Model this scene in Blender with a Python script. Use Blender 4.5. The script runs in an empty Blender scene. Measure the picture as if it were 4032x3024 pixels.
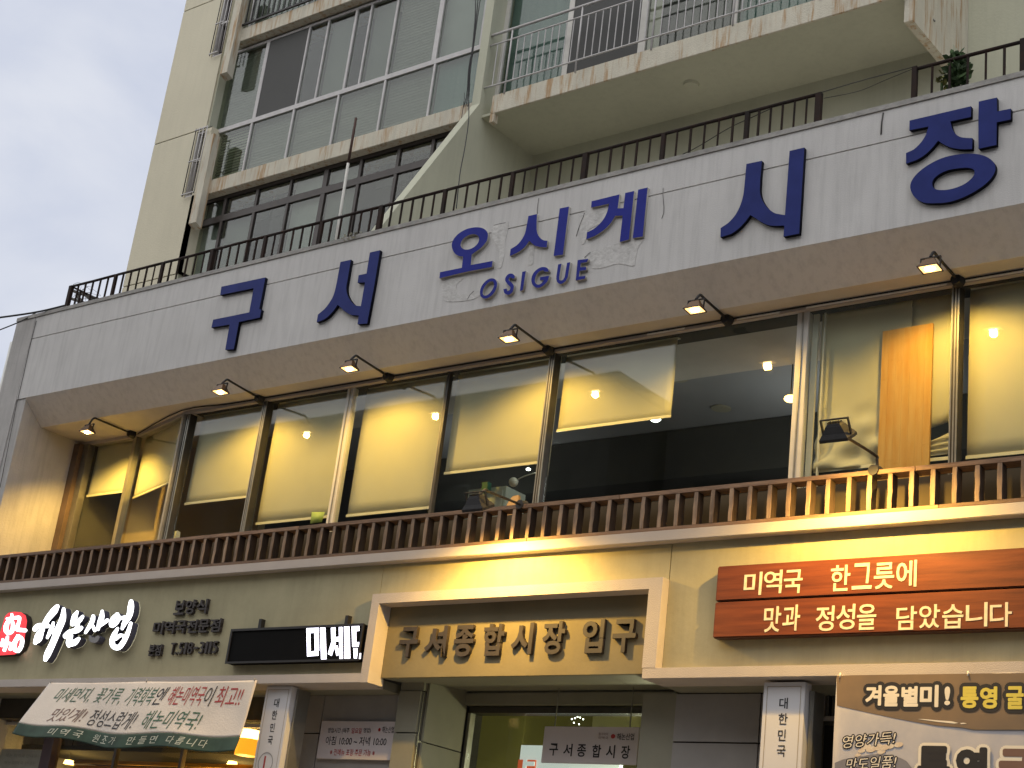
import bpy, bmesh, math, random
from mathutils import Matrix, Vector
random.seed(7)
SC = bpy.context.scene
COL = SC.collection

# ------------------------------------------------------------------ camera
CAM = Vector((0.0, -10.0, 1.6))
YAW, PIT, ROL = 0.69639836, 0.35155284, 0.12564645
FPX, PW, PH = 6242.88, 4032.0, 3024.0
_cy, _sy, _cp, _sp, _cr, _sr = (math.cos(YAW), math.sin(YAW), math.cos(PIT), math.sin(PIT), math.cos(ROL), math.sin(ROL))
fwd = Vector((-_sy*_cp, _cy*_cp, _sp)); r0 = Vector((_cy, _sy, 0)); u0 = r0.cross(fwd)
rgt = r0*_cr + u0*_sr; upv = -r0*_sr + u0*_cr
cd = bpy.data.cameras.new('camera'); cam = bpy.data.objects.new('camera', cd); COL.objects.link(cam)
cd.sensor_width = 36; cd.sensor_fit = 'HORIZONTAL'; cd.lens = FPX/PW*36; cd.clip_end = 2000; cd.clip_start = 0.1
m = Matrix.Identity(4)
for i in range(3):
    m[i][0] = rgt[i]; m[i][1] = upv[i]; m[i][2] = -fwd[i]; m[i][3] = CAM[i]
cam.matrix_world = m
SC.camera = cam

# ------------------------------------------------------------------ world, sun, exposure
EL, AZ = math.radians(38), math.radians(200)   # high thin cloud, brighter towards the street side
w = bpy.data.worlds.new('World'); SC.world = w; w.use_nodes = True
nt = w.node_tree; nt.nodes.clear()
out = nt.nodes.new('ShaderNodeOutputWorld'); bg = nt.nodes.new('ShaderNodeBackground')
sky = nt.nodes.new('ShaderNodeTexSky'); sky.sky_type = 'NISHITA'; sky.sun_disc = False
sky.sun_elevation = EL; sky.sun_rotation = AZ; sky.air_density = 1.0; sky.dust_density = 2.0
tc = nt.nodes.new('ShaderNodeTexCoord')
mp = nt.nodes.new('ShaderNodeMapping'); mp.inputs['Scale'].default_value = (1, 1, 1.7)
n1 = nt.nodes.new('ShaderNodeTexNoise'); n1.inputs['Scale'].default_value = 4.6; n1.inputs['Detail'].default_value = 7; n1.inputs['Roughness'].default_value = .5; n1.inputs['Distortion'].default_value = .3
rp = nt.nodes.new('ShaderNodeValToRGB')
rp.color_ramp.elements[0].position = .36; rp.color_ramp.elements[0].color = (4.2, 4.5, 5.35, 1)
rp.color_ramp.elements[1].position = .66; rp.color_ramp.elements[1].color = (6.0, 6.08, 6.35, 1)
mx = nt.nodes.new('ShaderNodeMix'); mx.data_type = 'RGBA'; mx.inputs[0].default_value = .94
nt.links.new(tc.outputs['Generated'], mp.inputs[0]); nt.links.new(mp.outputs[0], n1.inputs['Vector'])
nt.links.new(n1.outputs['Fac'], rp.inputs[0]); nt.links.new(sky.outputs[0], mx.inputs[6]); nt.links.new(rp.outputs[0], mx.inputs[7])
nt.links.new(mx.outputs[2], bg.inputs[0]); bg.inputs[1].default_value = 0.115; nt.links.new(bg.outputs[0], out.inputs[0])
sd = bpy.data.lights.new('sun', 'SUN'); sd.energy = 1.5; sd.angle = math.radians(110); sd.color = (1, .96, .88)
so = bpy.data.objects.new('sun', sd); COL.objects.link(so)
# sun stands over the street, a little to the right, behind thin cloud
sdir = Vector((math.sin(AZ)*math.cos(EL), math.cos(AZ)*math.cos(EL), math.sin(EL)))
so.rotation_euler = (sdir).to_track_quat('Z', 'Y').to_euler()
SC.view_settings.view_transform = 'Standard'; SC.view_settings.look = 'None'; SC.view_settings.gamma = 1
SC.view_settings.use_curve_mapping = False
SC.view_settings.exposure = 0.36
SC.cycles.max_bounces = 8; SC.cycles.transparent_max_bounces = 16

# ------------------------------------------------------------------ measuring helpers (picture -> real planes of the facade)
def ray(p):
    c = ((p[0]-PW/2)/FPX, (PH/2-p[1])/FPX, 1.0)
    return rgt*c[0] + upv*c[1] + fwd*c[2]
S9 = 1344/2212
def rg(n, a, b): return ((n-1) % 3*1344 + a*S9, (n-1)//3*1008 + b*S9)
def cr(x0, y0, s, a, b): return (x0+a*s, y0+b*s)
def onY(p, y): d = ray(p); return CAM + d*((y-CAM.y)/d.y)
def onX(p, x): d = ray(p); return CAM + d*((x-CAM.x)/d.x)
def onZ(p, z): d = ray(p); return CAM + d*((z-CAM.z)/d.z)

# ------------------------------------------------------------------ materials
MATS = {}
def lin(c):
    return tuple(((v/255+.055)/1.055)**2.4 if v/255 > .04045 else v/255/12.92 for v in c)
def mat(name, col, rough=.8, var=.12, scale=3.0, bump=.0, bscale=60, streak=0.0, metal=0.0, stretch=(1, 1, 1), col2=None,
        rust=0.0, island=False, spec=.5, fine=0.0):
    if name in MATS: return MATS[name]
    m = bpy.data.materials.new(name); m.use_nodes = True; t = m.node_tree; b = t.nodes['Principled BSDF']
    N = t.nodes.new; L = t.links.new
    geo = N('ShaderNodeNewGeometry'); mp = N('ShaderNodeMapping'); mp.inputs['Scale'].default_value = stretch
    oi = N('ShaderNodeObjectInfo')
    if island:
        ad = N('ShaderNodeVectorMath'); ad.operation = 'MULTIPLY_ADD'
        cb = N('ShaderNodeCombineXYZ'); L(oi.outputs['Random'], cb.inputs[0]); L(oi.outputs['Random'], cb.inputs[1]); L(oi.outputs['Random'], cb.inputs[2])
        L(cb.outputs[0], ad.inputs[0]); ad.inputs[1].default_value = (37, 53, 71); L(geo.outputs['Position'], ad.inputs[2]); L(ad.outputs[0], mp.inputs[0])
    else:
        L(geo.outputs['Position'], mp.inputs[0])
    n = N('ShaderNodeTexNoise'); n.inputs['Scale'].default_value = scale; n.inputs['Detail'].default_value = 6; n.inputs['Roughness'].default_value = .6
    L(mp.outputs[0], n.inputs['Vector'])
    mr = N('ShaderNodeMapRange'); mr.inputs[1].default_value = .3; mr.inputs[2].default_value = .7; L(n.outputs['Fac'], mr.inputs[0])
    mx = N('ShaderNodeMix'); mx.data_type = 'RGBA'
    c2 = col2 if col2 else tuple(v*(1-var*2) for v in col)
    mx.inputs[6].default_value = (*c2, 1); mx.inputs[7].default_value = (*col, 1)
    L(mr.outputs[0], mx.inputs[0]); res = mx.outputs[2]
    if streak > 0:   # vertical dirt runs
        m2 = N('ShaderNodeMapping'); m2.inputs['Scale'].default_value = (9, 9, .7); L(geo.outputs['Position'], m2.inputs[0])
        n2 = N('ShaderNodeTexNoise'); n2.inputs['Scale'].default_value = 1.6; n2.inputs['Detail'].default_value = 5; n2.inputs['Roughness'].default_value = .7; L(m2.outputs[0], n2.inputs['Vector'])
        r2 = N('ShaderNodeMapRange'); r2.inputs[1].default_value = .46; r2.inputs[2].default_value = .8; L(n2.outputs['Fac'], r2.inputs[0])
        mu = N('ShaderNodeMath'); mu.operation = 'MULTIPLY'; mu.inputs[1].default_value = streak; L(r2.outputs[0], mu.inputs[0])
        x2 = N('ShaderNodeMix'); x2.data_type = 'RGBA'; L(mu.outputs[0], x2.inputs[0]); L(res, x2.inputs[6]); x2.inputs[7].default_value = (*[v*.35 for v in col], 1)
        res = x2.outputs[2]
    if rust > 0:
        m3 = N('ShaderNodeMapping'); m3.inputs['Scale'].default_value = (13, 13, 1.1); m3.inputs['Location'].default_value = (5, 3, 1); L(geo.outputs['Position'], m3.inputs[0])
        n3 = N('ShaderNodeTexNoise'); n3.inputs['Scale'].default_value = 1.0; n3.inputs['Detail'].default_value = 4; n3.inputs['Roughness'].default_value = .75; L(m3.outputs[0], n3.inputs['Vector'])
        r3 = N('ShaderNodeMapRange'); r3.inputs[1].default_value = .50; r3.inputs[2].default_value = .64; r3.inputs[4].default_value = rust; L(n3.outputs['Fac'], r3.inputs[0])
        x3 = N('ShaderNodeMix'); x3.data_type = 'RGBA'; L(r3.outputs[0], x3.inputs[0]); L(res, x3.inputs[6]); x3.inputs[7].default_value = (.36, .19, .06, 1)
        res = x3.outputs[2]
    if island:
        hv = N('ShaderNodeHueSaturation'); r4 = N('ShaderNodeMapRange'); r4.inputs[3].default_value = .72; r4.inputs[4].default_value = 1.25
        L(oi.outputs['Random'], r4.inputs[0]); L(r4.outputs[0], hv.inputs['Value']); L(res, hv.inputs['Color']); res = hv.outputs[0]
    L(res, b.inputs['Base Color'])
    b.inputs['Roughness'].default_value = rough; b.inputs['Metallic'].default_value = metal
    b.inputs['Specular IOR Level'].default_value = spec
    if bump > 0:
        nb = N('ShaderNodeTexNoise'); nb.inputs['Scale'].default_value = bscale; nb.inputs['Detail'].default_value = 4; L(geo.outputs['Position'], nb.inputs['Vector'])
        bp = N('ShaderNodeBump'); bp.inputs['Strength'].default_value = bump; bp.inputs['Distance'].default_value = .01
        L(nb.outputs['Fac'], bp.inputs['Height']); L(bp.outputs[0], b.inputs['Normal'])
    MATS[name] = m; return m
def emit(name, col, s, rough=.4):
    if name in MATS: return MATS[name]
    m = bpy.data.materials.new(name); m.use_nodes = True; b = m.node_tree.nodes['Principled BSDF']
    b.inputs['Base Color'].default_value = (*[min(1, c) for c in col], 1); b.inputs['Emission Color'].default_value = (*col, 1); b.inputs['Emission Strength'].default_value = s
    b.inputs['Roughness'].default_value = rough; MATS[name] = m; return m
def glass(name, tint=(.93, .97, .94), refl=1.0, dirt=0.03):
    if name in MATS: return MATS[name]
    m = bpy.data.materials.new(name); m.use_nodes = True; t = m.node_tree; t.nodes.clear(); N = t.nodes.new; L = t.links.new
    o = N('ShaderNodeOutputMaterial'); tr = N('ShaderNodeBsdfTransparent'); tr.inputs[0].default_value = (*tint, 1)
    gl = N('ShaderNodeBsdfGlossy'); gl.inputs['Roughness'].default_value = .02
    lw = N('ShaderNodeLayerWeight'); lw.inputs[0].default_value = .5
    pw = N('ShaderNodeMath'); pw.operation = 'POWER'; pw.inputs[1].default_value = 5; L(lw.outputs['Facing'], pw.inputs[0])
    ma = N('ShaderNodeMath'); ma.operation = 'MULTIPLY_ADD'; ma.inputs[1].default_value = .96*refl; ma.inputs[2].default_value = .045*refl; L(pw.outputs[0], ma.inputs[0])
    mx = N('ShaderNodeMixShader'); L(ma.outputs[0], mx.inputs[0]); L(tr.outputs[0], mx.inputs[1]); L(gl.outputs[0], mx.inputs[2])
    df = N('ShaderNodeBsdfDiffuse'); df.inputs[0].default_value = (.5, .5, .46, 1)
    nz = N('ShaderNodeTexNoise'); nz.inputs['Scale'].default_value = 60; nz.inputs['Detail'].default_value = 4; nz.inputs['Roughness'].default_value = .7
    g = N('ShaderNodeNewGeometry'); L(g.outputs['Position'], nz.inputs['Vector'])
    mr = N('ShaderNodeMapRange'); mr.inputs[1].default_value = .58; mr.inputs[2].default_value = .8; mr.inputs[4].default_value = dirt; L(nz.outputs['Fac'], mr.inputs[0])
    m2 = N('ShaderNodeMixShader'); L(mr.outputs[0], m2.inputs[0]); L(mx.outputs[0], m2.inputs[1]); L(df.outputs[0], m2.inputs[2])
    L(m2.outputs[0], o.inputs[0]); MATS[name] = m; return m

M_white = mat('fascia_plaster', (.62, .605, .585), .9, .06, 1.7, .22, 100, streak=.34)
M_bevel = mat('bevel_plaster', (.80, .77, .73), .9, .035, 1.2, .2, 90, streak=.30)
M_soff = mat('soffit_plaster', (.68, .62, .55), .9, .1, 2.0, .3, 50)
M_pil = mat('pilaster_plaster', (.50, .48, .46), .9, .1, 2.2, .5, 45, streak=.4)
M_cream = mat('cream_render', (.66, .61, .46), .9, .05, .8, .3, 40, streak=.10)
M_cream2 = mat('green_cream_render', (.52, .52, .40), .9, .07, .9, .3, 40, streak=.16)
M_band = mat('balcony_band', (.62, .58, .47), .9, .08, 3, .5, 60, streak=.25, rust=.75)
M_sign = mat('sign_wall_render', (.45, .405, .25), .9, .09, 2.6, .15, 30, streak=.16)
M_trim = mat('trim_render', (.52, .46, .41), .85, .05, 4, .4, 120)
M_stone = mat('stone_panel', (.30, .285, .27), .6, .06, 5, .15, 200)
M_jamb = mat('jamb_stone', (.25, .24, .18), .6, .06, 5, .1, 200)
M_dark = mat('dark_void', (.02, .018, .015), .9, .1)
M_bronze = mat('bronze_lamp_housing', (.16, .085, .035), .5, .2, 20, metal=.3)
M_black = mat('black_iron', (.022, .02, .02), .6, .2, 20)
M_rail = mat('rusty_rail_iron', (.016, .013, .012), .8, .3, 12, col2=(.035, .018, .012), spec=.2)
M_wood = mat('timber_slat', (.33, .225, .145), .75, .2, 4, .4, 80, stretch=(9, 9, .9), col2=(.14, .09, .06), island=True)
M_wood_shade = mat('timber_slat_shade_side', (.075, .045, .026), .85, .2, 4, .4, 80, stretch=(9, 9, .9), col2=(.03, .018, .011), island=True)  # same timber, painted near black on the sides to stand for shade
M_woodh = mat('timber_rail', (.27, .165, .10), .75, .2, 4, .4, 80, stretch=(.9, 9, 9), col2=(.12, .07, .045), island=True)
M_board = mat('stained_board', (.215, .055, .018), .5, .2, 2.2, .06, 90, stretch=(.7, 6, 10), col2=(.10, .024, .009), spec=.3)
M_boardlet = mat('carved_lettering', (.82, .72, .52), .7, .12, 25)
M_boarded = mat('board_edge', (.06, .02, .012), .6, .2, 20)
M_blue = mat('blue_face', (.024, .036, .18), .6, .12, 5, .06, 120, spec=.12)
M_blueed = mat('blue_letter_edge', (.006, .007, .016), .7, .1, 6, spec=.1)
M_blue2 = mat('bright_blue_face', (.022, .03, .26), .6, .08, 6, spec=.12)
M_let = mat('painted_letter_side', (.42, .40, .36), .8, .1, 9)
M_brown = mat('brown_letter_face', (.05, .042, .04), .6, .1, 12)
M_brownd = mat('brown_letter_side', (.035, .025, .02), .7, .1, 12)
M_ltr = mat('dark_letter', (.045, .035, .032), .6, .1, 12)
M_steel = mat('steel_frame', (.32, .31, .27), .35, .1, 8, metal=.7)
M_frame = mat('window_frame_dark', (.05, .045, .035), .5, .2, 8)
M_wframe = mat('white_frame', (.62, .60, .55), .55, .08, 6)
M_alu = mat('aluminium_frame', (.55, .53, .52), .5, .1, 8)
M_brwn = mat('brown_frame', (.05, .038, .032), .5, .2, 8)
M_blind = mat('roller_blind_fabric', (.60, .56, .43), .9, .06, 1.2, .5, 400)
M_hem = mat('blind_hem_bar', (.78, .72, .55), .5, .04)
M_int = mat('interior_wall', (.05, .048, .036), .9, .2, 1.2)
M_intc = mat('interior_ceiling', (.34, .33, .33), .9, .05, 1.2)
M_intw = mat('interior_cream_wall', (.42, .36, .2), .9, .05, 1.2)
M_glass = glass('window_glass', (.95, .97, .93), .95, .018)
M_tglass = glass('tower_glass', (.82, .85, .81), 1.15, .03)
M_paper = mat('printed_panel', (.58, .53, .54), .6, .03, 3)
M_vsign = mat('vertical_sign_face', (.66, .65, .66), .55, .03, 3)
M_ink = mat('black_ink', (.02, .018, .02), .6, .1)
M_red = mat('red_ink', (.42, .03, .03), .6, .1)
M_green = mat('green_ink', (.05, .13, .07), .6, .1)
M_cloth = mat('banner_cloth', (.76, .68, .59), .85, .05, 2, .3, 60)
M_hemg = mat('banner_green_hem', (.035, .075, .05), .8, .25, 6)
M_hemw = mat('banner_white_ink', (.6, .62, .5), .8, .1, 6)
M_oy = mat('oyster_banner_print', (.66, .60, .55), .6, .1, 2.0, col2=(.40, .40, .44))
M_oyb = mat('oyster_banner_brown', (.25, .165, .09), .6, .1, 2, col2=(.15, .11, .075))
M_yel = mat('yellow_ink', (.78, .64, .10), .6, .1)
M_cream_ink = mat('cream_ink', (.85, .77, .62), .6, .05)
M_brink = mat('brown_ink', (.2, .11, .08), .6, .1)
M_asph = mat('asphalt', (.05, .05, .05), .9, .2, 3, .5, 80)
M_pave = mat('paving', (.36, .34, .31), .9, .2, 3)
M_oppo = mat('opposite_wall', (.16, .15, .14), .9, .15, .5)
M_cable = mat('cable_black', (.02, .02, .02), .7, .1)
M_leaf = mat('leaf_green', (.05, .10, .025), .8, .3, 8, col2=(.025, .05, .015), island=True)
M_pot = mat('plastic_white', (.7, .7, .66), .5, .05)
M_redlogo = emit('lit_red_acrylic', (.85, .02, .03), .75)
M_lit = emit('lit_white_acrylic', (.95, .97, 1.0), 2.6)
M_led = emit('lit_led_dots', (.86, .84, 1.0), 2.8)
M_lens = emit('flood_reflector', (1, .60, .20), 2.2)
M_lamp = emit('flood_lamp_face', (1, .74, .36), 30)
M_warm = emit('warm_pendant', (1, .60, .16), 7)
M_cold = emit('fluorescent_tube', (.95, 1, .9), 6)
M_downl = mat('ceiling_disc', (.42, .38, .28), .6, .05)

# ------------------------------------------------------------------ building helpers
def obj(name, me, m=None, parent=None, **kw):
    if m is not None:
        ms = m if isinstance(m, (list, tuple)) else [m]
        if not me.materials:
            for x in ms: me.materials.append(x)
    o = bpy.data.objects.new(name, me); COL.objects.link(o)
    if parent is not None: o.parent = parent
    for k, v in kw.items(): o[k] = v
    return o
def thing(name, label, cat, group=None, loc=(0, 0, 0)):
    o = bpy.data.objects.new(name, None); COL.objects.link(o); o['label'] = label; o['category'] = cat
    o.empty_display_size = .1
    if group: o['group'] = group
    return o
def tag(o, label, cat, group=None):
    o['label'] = label; o['category'] = cat
    if group: o['group'] = group
    return o
def addbox(bm, x0, x1, y0, y1, z0, z1, mi=0):
    v = [bm.verts.new(p) for p in ((x0, y0, z0), (x1, y0, z0), (x1, y1, z0), (x0, y1, z0), (x0, y0, z1), (x1, y0, z1), (x1, y1, z1), (x0, y1, z1))]
    for f in ((0, 1, 5, 4), (1, 2, 6, 5), (2, 3, 7, 6), (3, 0, 4, 7), (4, 5, 6, 7), (3, 2, 1, 0)):
        bm.faces.new([v[i] for i in f]).material_index = mi
def fin(bm, name):
    me = bpy.data.meshes.new(name); bm.normal_update(); bm.to_mesh(me); bm.free(); return me
def boxes(name, bs, m, parent=None, bev=0.0, **kw):
    bm = bmesh.new()
    for b in bs: addbox(bm, *b)
    if bev > 0:
        bmesh.ops.bevel(bm, geom=bm.edges[:], offset=bev, segments=2, affect='EDGES', clamp_overlap=True)
    return obj(name, fin(bm, name), m, parent, **kw)
def box(name, x0, x1, y0, y1, z0, z1, m, parent=None, bev=0.0, **kw):
    return boxes(name, [(min(x0, x1), max(x0, x1), min(y0, y1), max(y0, y1), min(z0, z1), max(z0, z1))], m, parent, bev, **kw)
def prism(name, pts, axis, a, b, m, parent=None, **kw):
    """polygon pts in the two other axes, extruded along axis from a to b"""
    bm = bmesh.new()
    def P(p, t):
        return {'x': (t, p[0], p[1]), 'y': (p[0], t, p[1]), 'z': (p[0], p[1], t)}[axis]
    va = [bm.verts.new(P(p, a)) for p in pts]; vb = [bm.verts.new(P(p, b)) for p in pts]
    n = len(pts)
    bm.faces.new(va); bm.faces.new(vb[::-1])
    for i in range(n): bm.faces.new((va[i], vb[i], vb[(i+1) % n], va[(i+1) % n]))
    bmesh.ops.recalc_face_normals(bm, faces=bm.faces[:])
    return obj(name, fin(bm, name), m, parent, **kw)
def tube(name, pts, r, m, parent=None, n=8, **kw):
    """smooth round bar along points, r may be a list"""
    bm = bmesh.new(); rings = []
    pts = [Vector(p) for p in pts]
    for i, p in enumerate(pts):
        d = (pts[min(i+1, len(pts)-1)] - pts[max(i-1, 0)]).normalized()
        a = d.orthogonal().normalized() if i == 0 else (rings_a - d*rings_a.dot(d)).normalized()
        rings_a = a; b = d.cross(a); rr = r[i] if isinstance(r, (list, tuple)) else r
        rings.append([bm.verts.new(p + a*math.cos(t*2*math.pi/n)*rr + b*math.sin(t*2*math.pi/n)*rr) for t in range(n)])
    for i in range(len(rings)-1):
        for t in range(n): bm.faces.new((rings[i][t], rings[i][(t+1) % n], rings[i+1][(t+1) % n], rings[i+1][t])).smooth = True
    bm.faces.new(rings[0][::-1]); bm.faces.new(rings[-1])
    bmesh.ops.recalc_face_normals(bm, faces=bm.faces[:])
    return obj(name, fin(bm, name), m, parent, **kw)
def arc(pts, k=6):
    """Catmull-Rom through points"""
    pts = [Vector(p) for p in pts]; o = []
    for i in range(len(pts)-1):
        a, b, c, d = pts[max(i-1, 0)], pts[i], pts[i+1], pts[min(i+2, len(pts)-1)]
        for s in range(k):
            t = s/k; o.append(.5*((2*b)+(c-a)*t+(2*a-5*b+4*c-d)*t*t+(3*b-a-3*c+d)*t**3))
    return o+[pts[-1]]
def copies(src, parent, offs, name=None):
    for d in offs:
        c = src.copy(); COL.objects.link(c); c.parent = parent; c.location = src.location + Vector(d)
def outline(pts):
    """pts (u,v) or (u,v,1) for smooth points -> dense closed loop"""
    n = len(pts); o = []
    for i in range(n):
        p, q = pts[i], pts[(i+1) % n]; a = Vector(p[:2]); b = Vector(q[:2]); ps = len(p) > 2; qs = len(q) > 2
        o.append(a)
        if not (ps and qs): 
            if not (ps or qs): continue
        ta = (b-Vector(pts[i-1][:2]))*.5 if ps else (b-a)
        tb = (Vector(pts[(i+2) % n][:2])-a)*.5 if qs else (b-a)
        if (ps and qs) :
            for s in range(1, 5):
                t = s/5; h = 2*t**3-3*t*t+1; g = t**3-2*t*t+t; k = -2*t**3+3*t*t; l = t**3-t*t
                o.append(a*h+ta*g+b*k+tb*l)
    return o
def plate(name, loops, yf, yb, mf, ms, parent=None, bevel=0.0, **kw):
    """closed (x,z) loops (holes allowed) -> slab from y=yf (front) to yb; face material mf, sides ms"""
    cu = bpy.data.curves.new('tmp', 'CURVE'); cu.dimensions = '2D'; cu.fill_mode = 'BOTH'
    for lp in loops:
        s = cu.splines.new('POLY'); s.points.add(len(lp)-1); s.use_cyclic_u = True
        for i, p in enumerate(lp): s.points[i].co = (p[0], p[1], 0, 1)
    cu.extrude = abs(yb-yf)/2
    return _curve(name, cu, yf, yb, mf, ms, parent, None, **kw)
def _curve(name, cu, yf, yb, mf, ms, parent, fn, **kw):
    to = bpy.data.objects.new('tmp', cu); COL.objects.link(to)
    me = bpy.data.meshes.new_from_object(to.evaluated_get(bpy.context.evaluated_depsgraph_get()))
    bpy.data.objects.remove(to); bpy.data.curves.remove(cu)
    me.name = name
    if fn is None:
        for v in me.vertices: v.co = (v.co.x, (yf+yb)/2 - v.co.z, v.co.y)
    else: fn(me)
    me.materials.clear(); me.materials.append(mf); me.materials.append(ms)
    me.update()
    for p in me.polygons:
        p.material_index = 0 if p.normal.y < -.6 or (fn and abs(p.normal.y) > .6) else 1
    return obj(name, me, None, parent, **kw)
def pxloops(C, loops, y):
    res = []
    for l in loops:
        res.append([(lambda q: (q.x, q.z))(onY(cr(*C, p[0], p[1]), y)) for p in outline(l)])
    return res
_tex_cache = {}
def text_mesh(s, bold=0.0, extrude=0.0):
    cu = bpy.data.curves.new('t', 'FONT'); cu.body = s; cu.offset = bold; cu.extrude = extrude; cu.resolution_u = 3
    to = bpy.data.objects.new('t', cu); COL.objects.link(to)
    me = bpy.data.meshes.new_from_object(to.evaluated_get(bpy.context.evaluated_depsgraph_get()))
    bpy.data.objects.remove(to); bpy.data.curves.remove(cu); return me
def text_rect(name, s, x0, x1, z0, z1, yf, depth, mf, ms=None, parent=None, bold=0.0, shear=0.0, surf=None, **kw):
    """lettering fitted into the rectangle on plane y=yf (front), body going back by depth"""
    me = text_mesh(s, bold, .5 if depth > 0 else 0)
    X = [v.co.x for v in me.vertices]; Yv = [v.co.y for v in me.vertices]
    ax, bx, ay, by = min(X), max(X), min(Yv), max(Yv)
    for v in me.vertices:
        u = (v.co.x-ax)/(bx-ax); w_ = (v.co.y-ay)/(by-ay)
        if surf: v.co = surf(x0+(x1-x0)*(u+shear*(w_-.5)), z0+(z1-z0)*w_)
        else: v.co = (x0+(x1-x0)*u+shear*(z1-z0)*(w_-.5), yf+(depth*(.5-v.co.z) if depth > 0 else 0), z0+(z1-z0)*w_)
    me.materials.clear(); me.materials.append(mf); me.materials.append(ms or mf); me.update()
    for p in me.polygons: p.material_index = 0 if p.normal.y < -.6 or depth == 0 else 1
    me.name = name
    return obj(name, me, None, parent, **kw)
def text_px(name, s, C, bl, tr, yf, depth, mf, ms=None, parent=None, C2=None, **kw):
    a = onY(cr(*C, *bl), yf); b = onY(cr(*(C2 or C), *tr), yf)
    return text_rect(name, s, a.x, b.x, a.z, b.z, yf, depth, mf, ms, parent, **kw)

# ================================================================== SETTING
box('ground', -200, 200, -200, 200, -.3, 0, M_asph, kind='structure')
box('pavement', -60, 40, -4.2, .6, 0.004, .14, M_pave, kind='structure')

# ================================================================== MARKET BUILDING (podium)
mk = thing('market_building', 'two storey market building with white fascia, soup shop and entrance below the flats', 'building')
ZB, ZT, XL, XR = 7.18, 8.235, -16.27, -1.5
GY = .56
# fascia with its score joint
box('fascia_wall', -15.885, XR, 0, .25, ZB, 7.945, M_white, mk)
box('fascia_wall', -15.885, XR, 0, .25, 7.957, ZT, M_white, mk)
box('fascia_joint', -15.88, XR, .012, .24, 7.940, 7.962, M_bevel, mk)
prism('fascia_bevel', [(0.0005, ZB-.001), (.25, ZB-.001), (.32, 6.915), (.30, 6.91)], 'x', -15.713, XR, M_bevel, mk)
box('coping', -16.27, XR, -.012, .29, ZT+.001, ZT+.045, mat('coping_mortar', (.40, .385, .36), .9, .2, 6, .8, 30), mk)
# soffit
prism('soffit', [(-15.72, .30), (XR, .30), (XR, 1.6), (-15.72, 1.6)], 'z', 6.911, 7.1, M_soff, mk)
# pilaster left end
box('pilaster', -16.27, -15.893, .0, 1.0, 0, ZT, M_pil, mk)
box('pilaster', -15.888, -15.713, .012, 1.0, 0, 7.179, M_pil, mk)
box('fascia_return', -16.27, -16.0, .25, 7, 3, ZT, M_pil, mk)
box('roof', -16.2, XR, .26, 8, 7.95, 8.2, M_soff, mk)
box('side_wall', -16.20, -15.95, 1.0, 7, 0, 7.94, M_pil, mk)
# window header above the glazing
SEGS = [(-15.713, .88, -14.685, .88), (-14.685, .88, -13.343, .50), (-13.343, .50, XR, .50)]
def slab_seg(name, a, z0, z1, th, m, parent, **kw):
    x0, y0, x1, y1 = a; d = Vector((x1-x0, y1-y0)); n = Vector((-d.y, d.x)).normalized()*th
    return prism(name, [(x0, y0), (x1, y1), (x1+n.x, y1+n.y), (x0+n.x, y0+n.y)], 'z', z0, z1, m, parent, **kw)
zg = onY(rg(5, 700, 755), GY).z      # top of the glass
for a in SEGS: slab_seg('window_header', a, zg, 6.9105, .05, M_trim, mk)
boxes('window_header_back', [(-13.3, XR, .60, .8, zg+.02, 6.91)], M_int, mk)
for (ra, rb) in (((5, 2000, 500), (6, 60, 440)), ((6, 370, 400), (6, 680, 345)), ((6, 820, 325), (6, 1770, 150)), ((6, 1850, 140), (6, 2400, 50))):
    xa, xb = onY(rg(*ra), .51).x, onY(rg(*rb), .51).x; zt = zg+.095
    prism('header_patch', [(xa-.02, zt-.085), (xb-.07, zt-.085), (xb, zt), (xa+.03, zt)], 'y', .491, .4995, mat('white_patch', (.85, .84, .80), .6, .03), mk)
# interior shell of the second floor
def shell(name, x0, x1, y0, y1, z0, z1, mw, mc, parent, t=.1):
    box(name+'_back_wall', x0, x1, y1, y1+t, z0, z1, mw, parent)
    box(name+'_side_wall', x0-t, x0, y0, y1, z0, z1, mw, parent); box(name+'_side_wall', x1, x1+t, y0, y1, z0, z1, mw, parent)
    box(name+'_ceiling', x0, x1, y0, y1, z1, z1+.05, mc, parent); box(name+'_floor', x0, x1, y0, y1, z0-.05, z0, mw, parent)
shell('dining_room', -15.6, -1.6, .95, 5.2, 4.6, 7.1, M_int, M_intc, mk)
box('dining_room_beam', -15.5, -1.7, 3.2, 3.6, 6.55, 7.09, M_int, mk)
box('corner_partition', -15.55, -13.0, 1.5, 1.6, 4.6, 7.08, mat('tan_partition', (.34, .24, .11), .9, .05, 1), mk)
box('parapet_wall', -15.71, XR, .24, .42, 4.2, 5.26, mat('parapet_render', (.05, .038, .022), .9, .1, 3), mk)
box('parapet_sill', -13.3, XR, .425, .9, 5.231, 5.258, M_frame, mk)
# ---- upper band and sign wall
box('sign_wall', -16.3, -9.655, .09, .20, 3.86, 4.846, M_sign, mk)
box('sign_wall', -9.650, -6.62, .09, .13, 4.555, 4.846, M_sign, mk)
box('sign_wall', -6.612, XR, .09, .20, 3.86, 4.846, M_sign, mk)
box('upper_band', -15.9, XR, 0, .3, 4.847, 4.932, M_trim, mk, bev=.004)
box('lower_band', -16.3, -9.64, 0, .3, 3.771, 3.852, M_trim, mk, bev=.003)
box('lower_band', -6.73, XR, 0, .3, 3.771, 3.852, M_trim, mk, bev=.003)
box('soffit_panel', -16.3, -9.6395, .301, 1.3, 3.772, 3.85, M_jamb, mk)
box('soffit_panel', -6.72, XR, .301, 1.3, 3.772, 3.85, M_jamb, mk)
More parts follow.
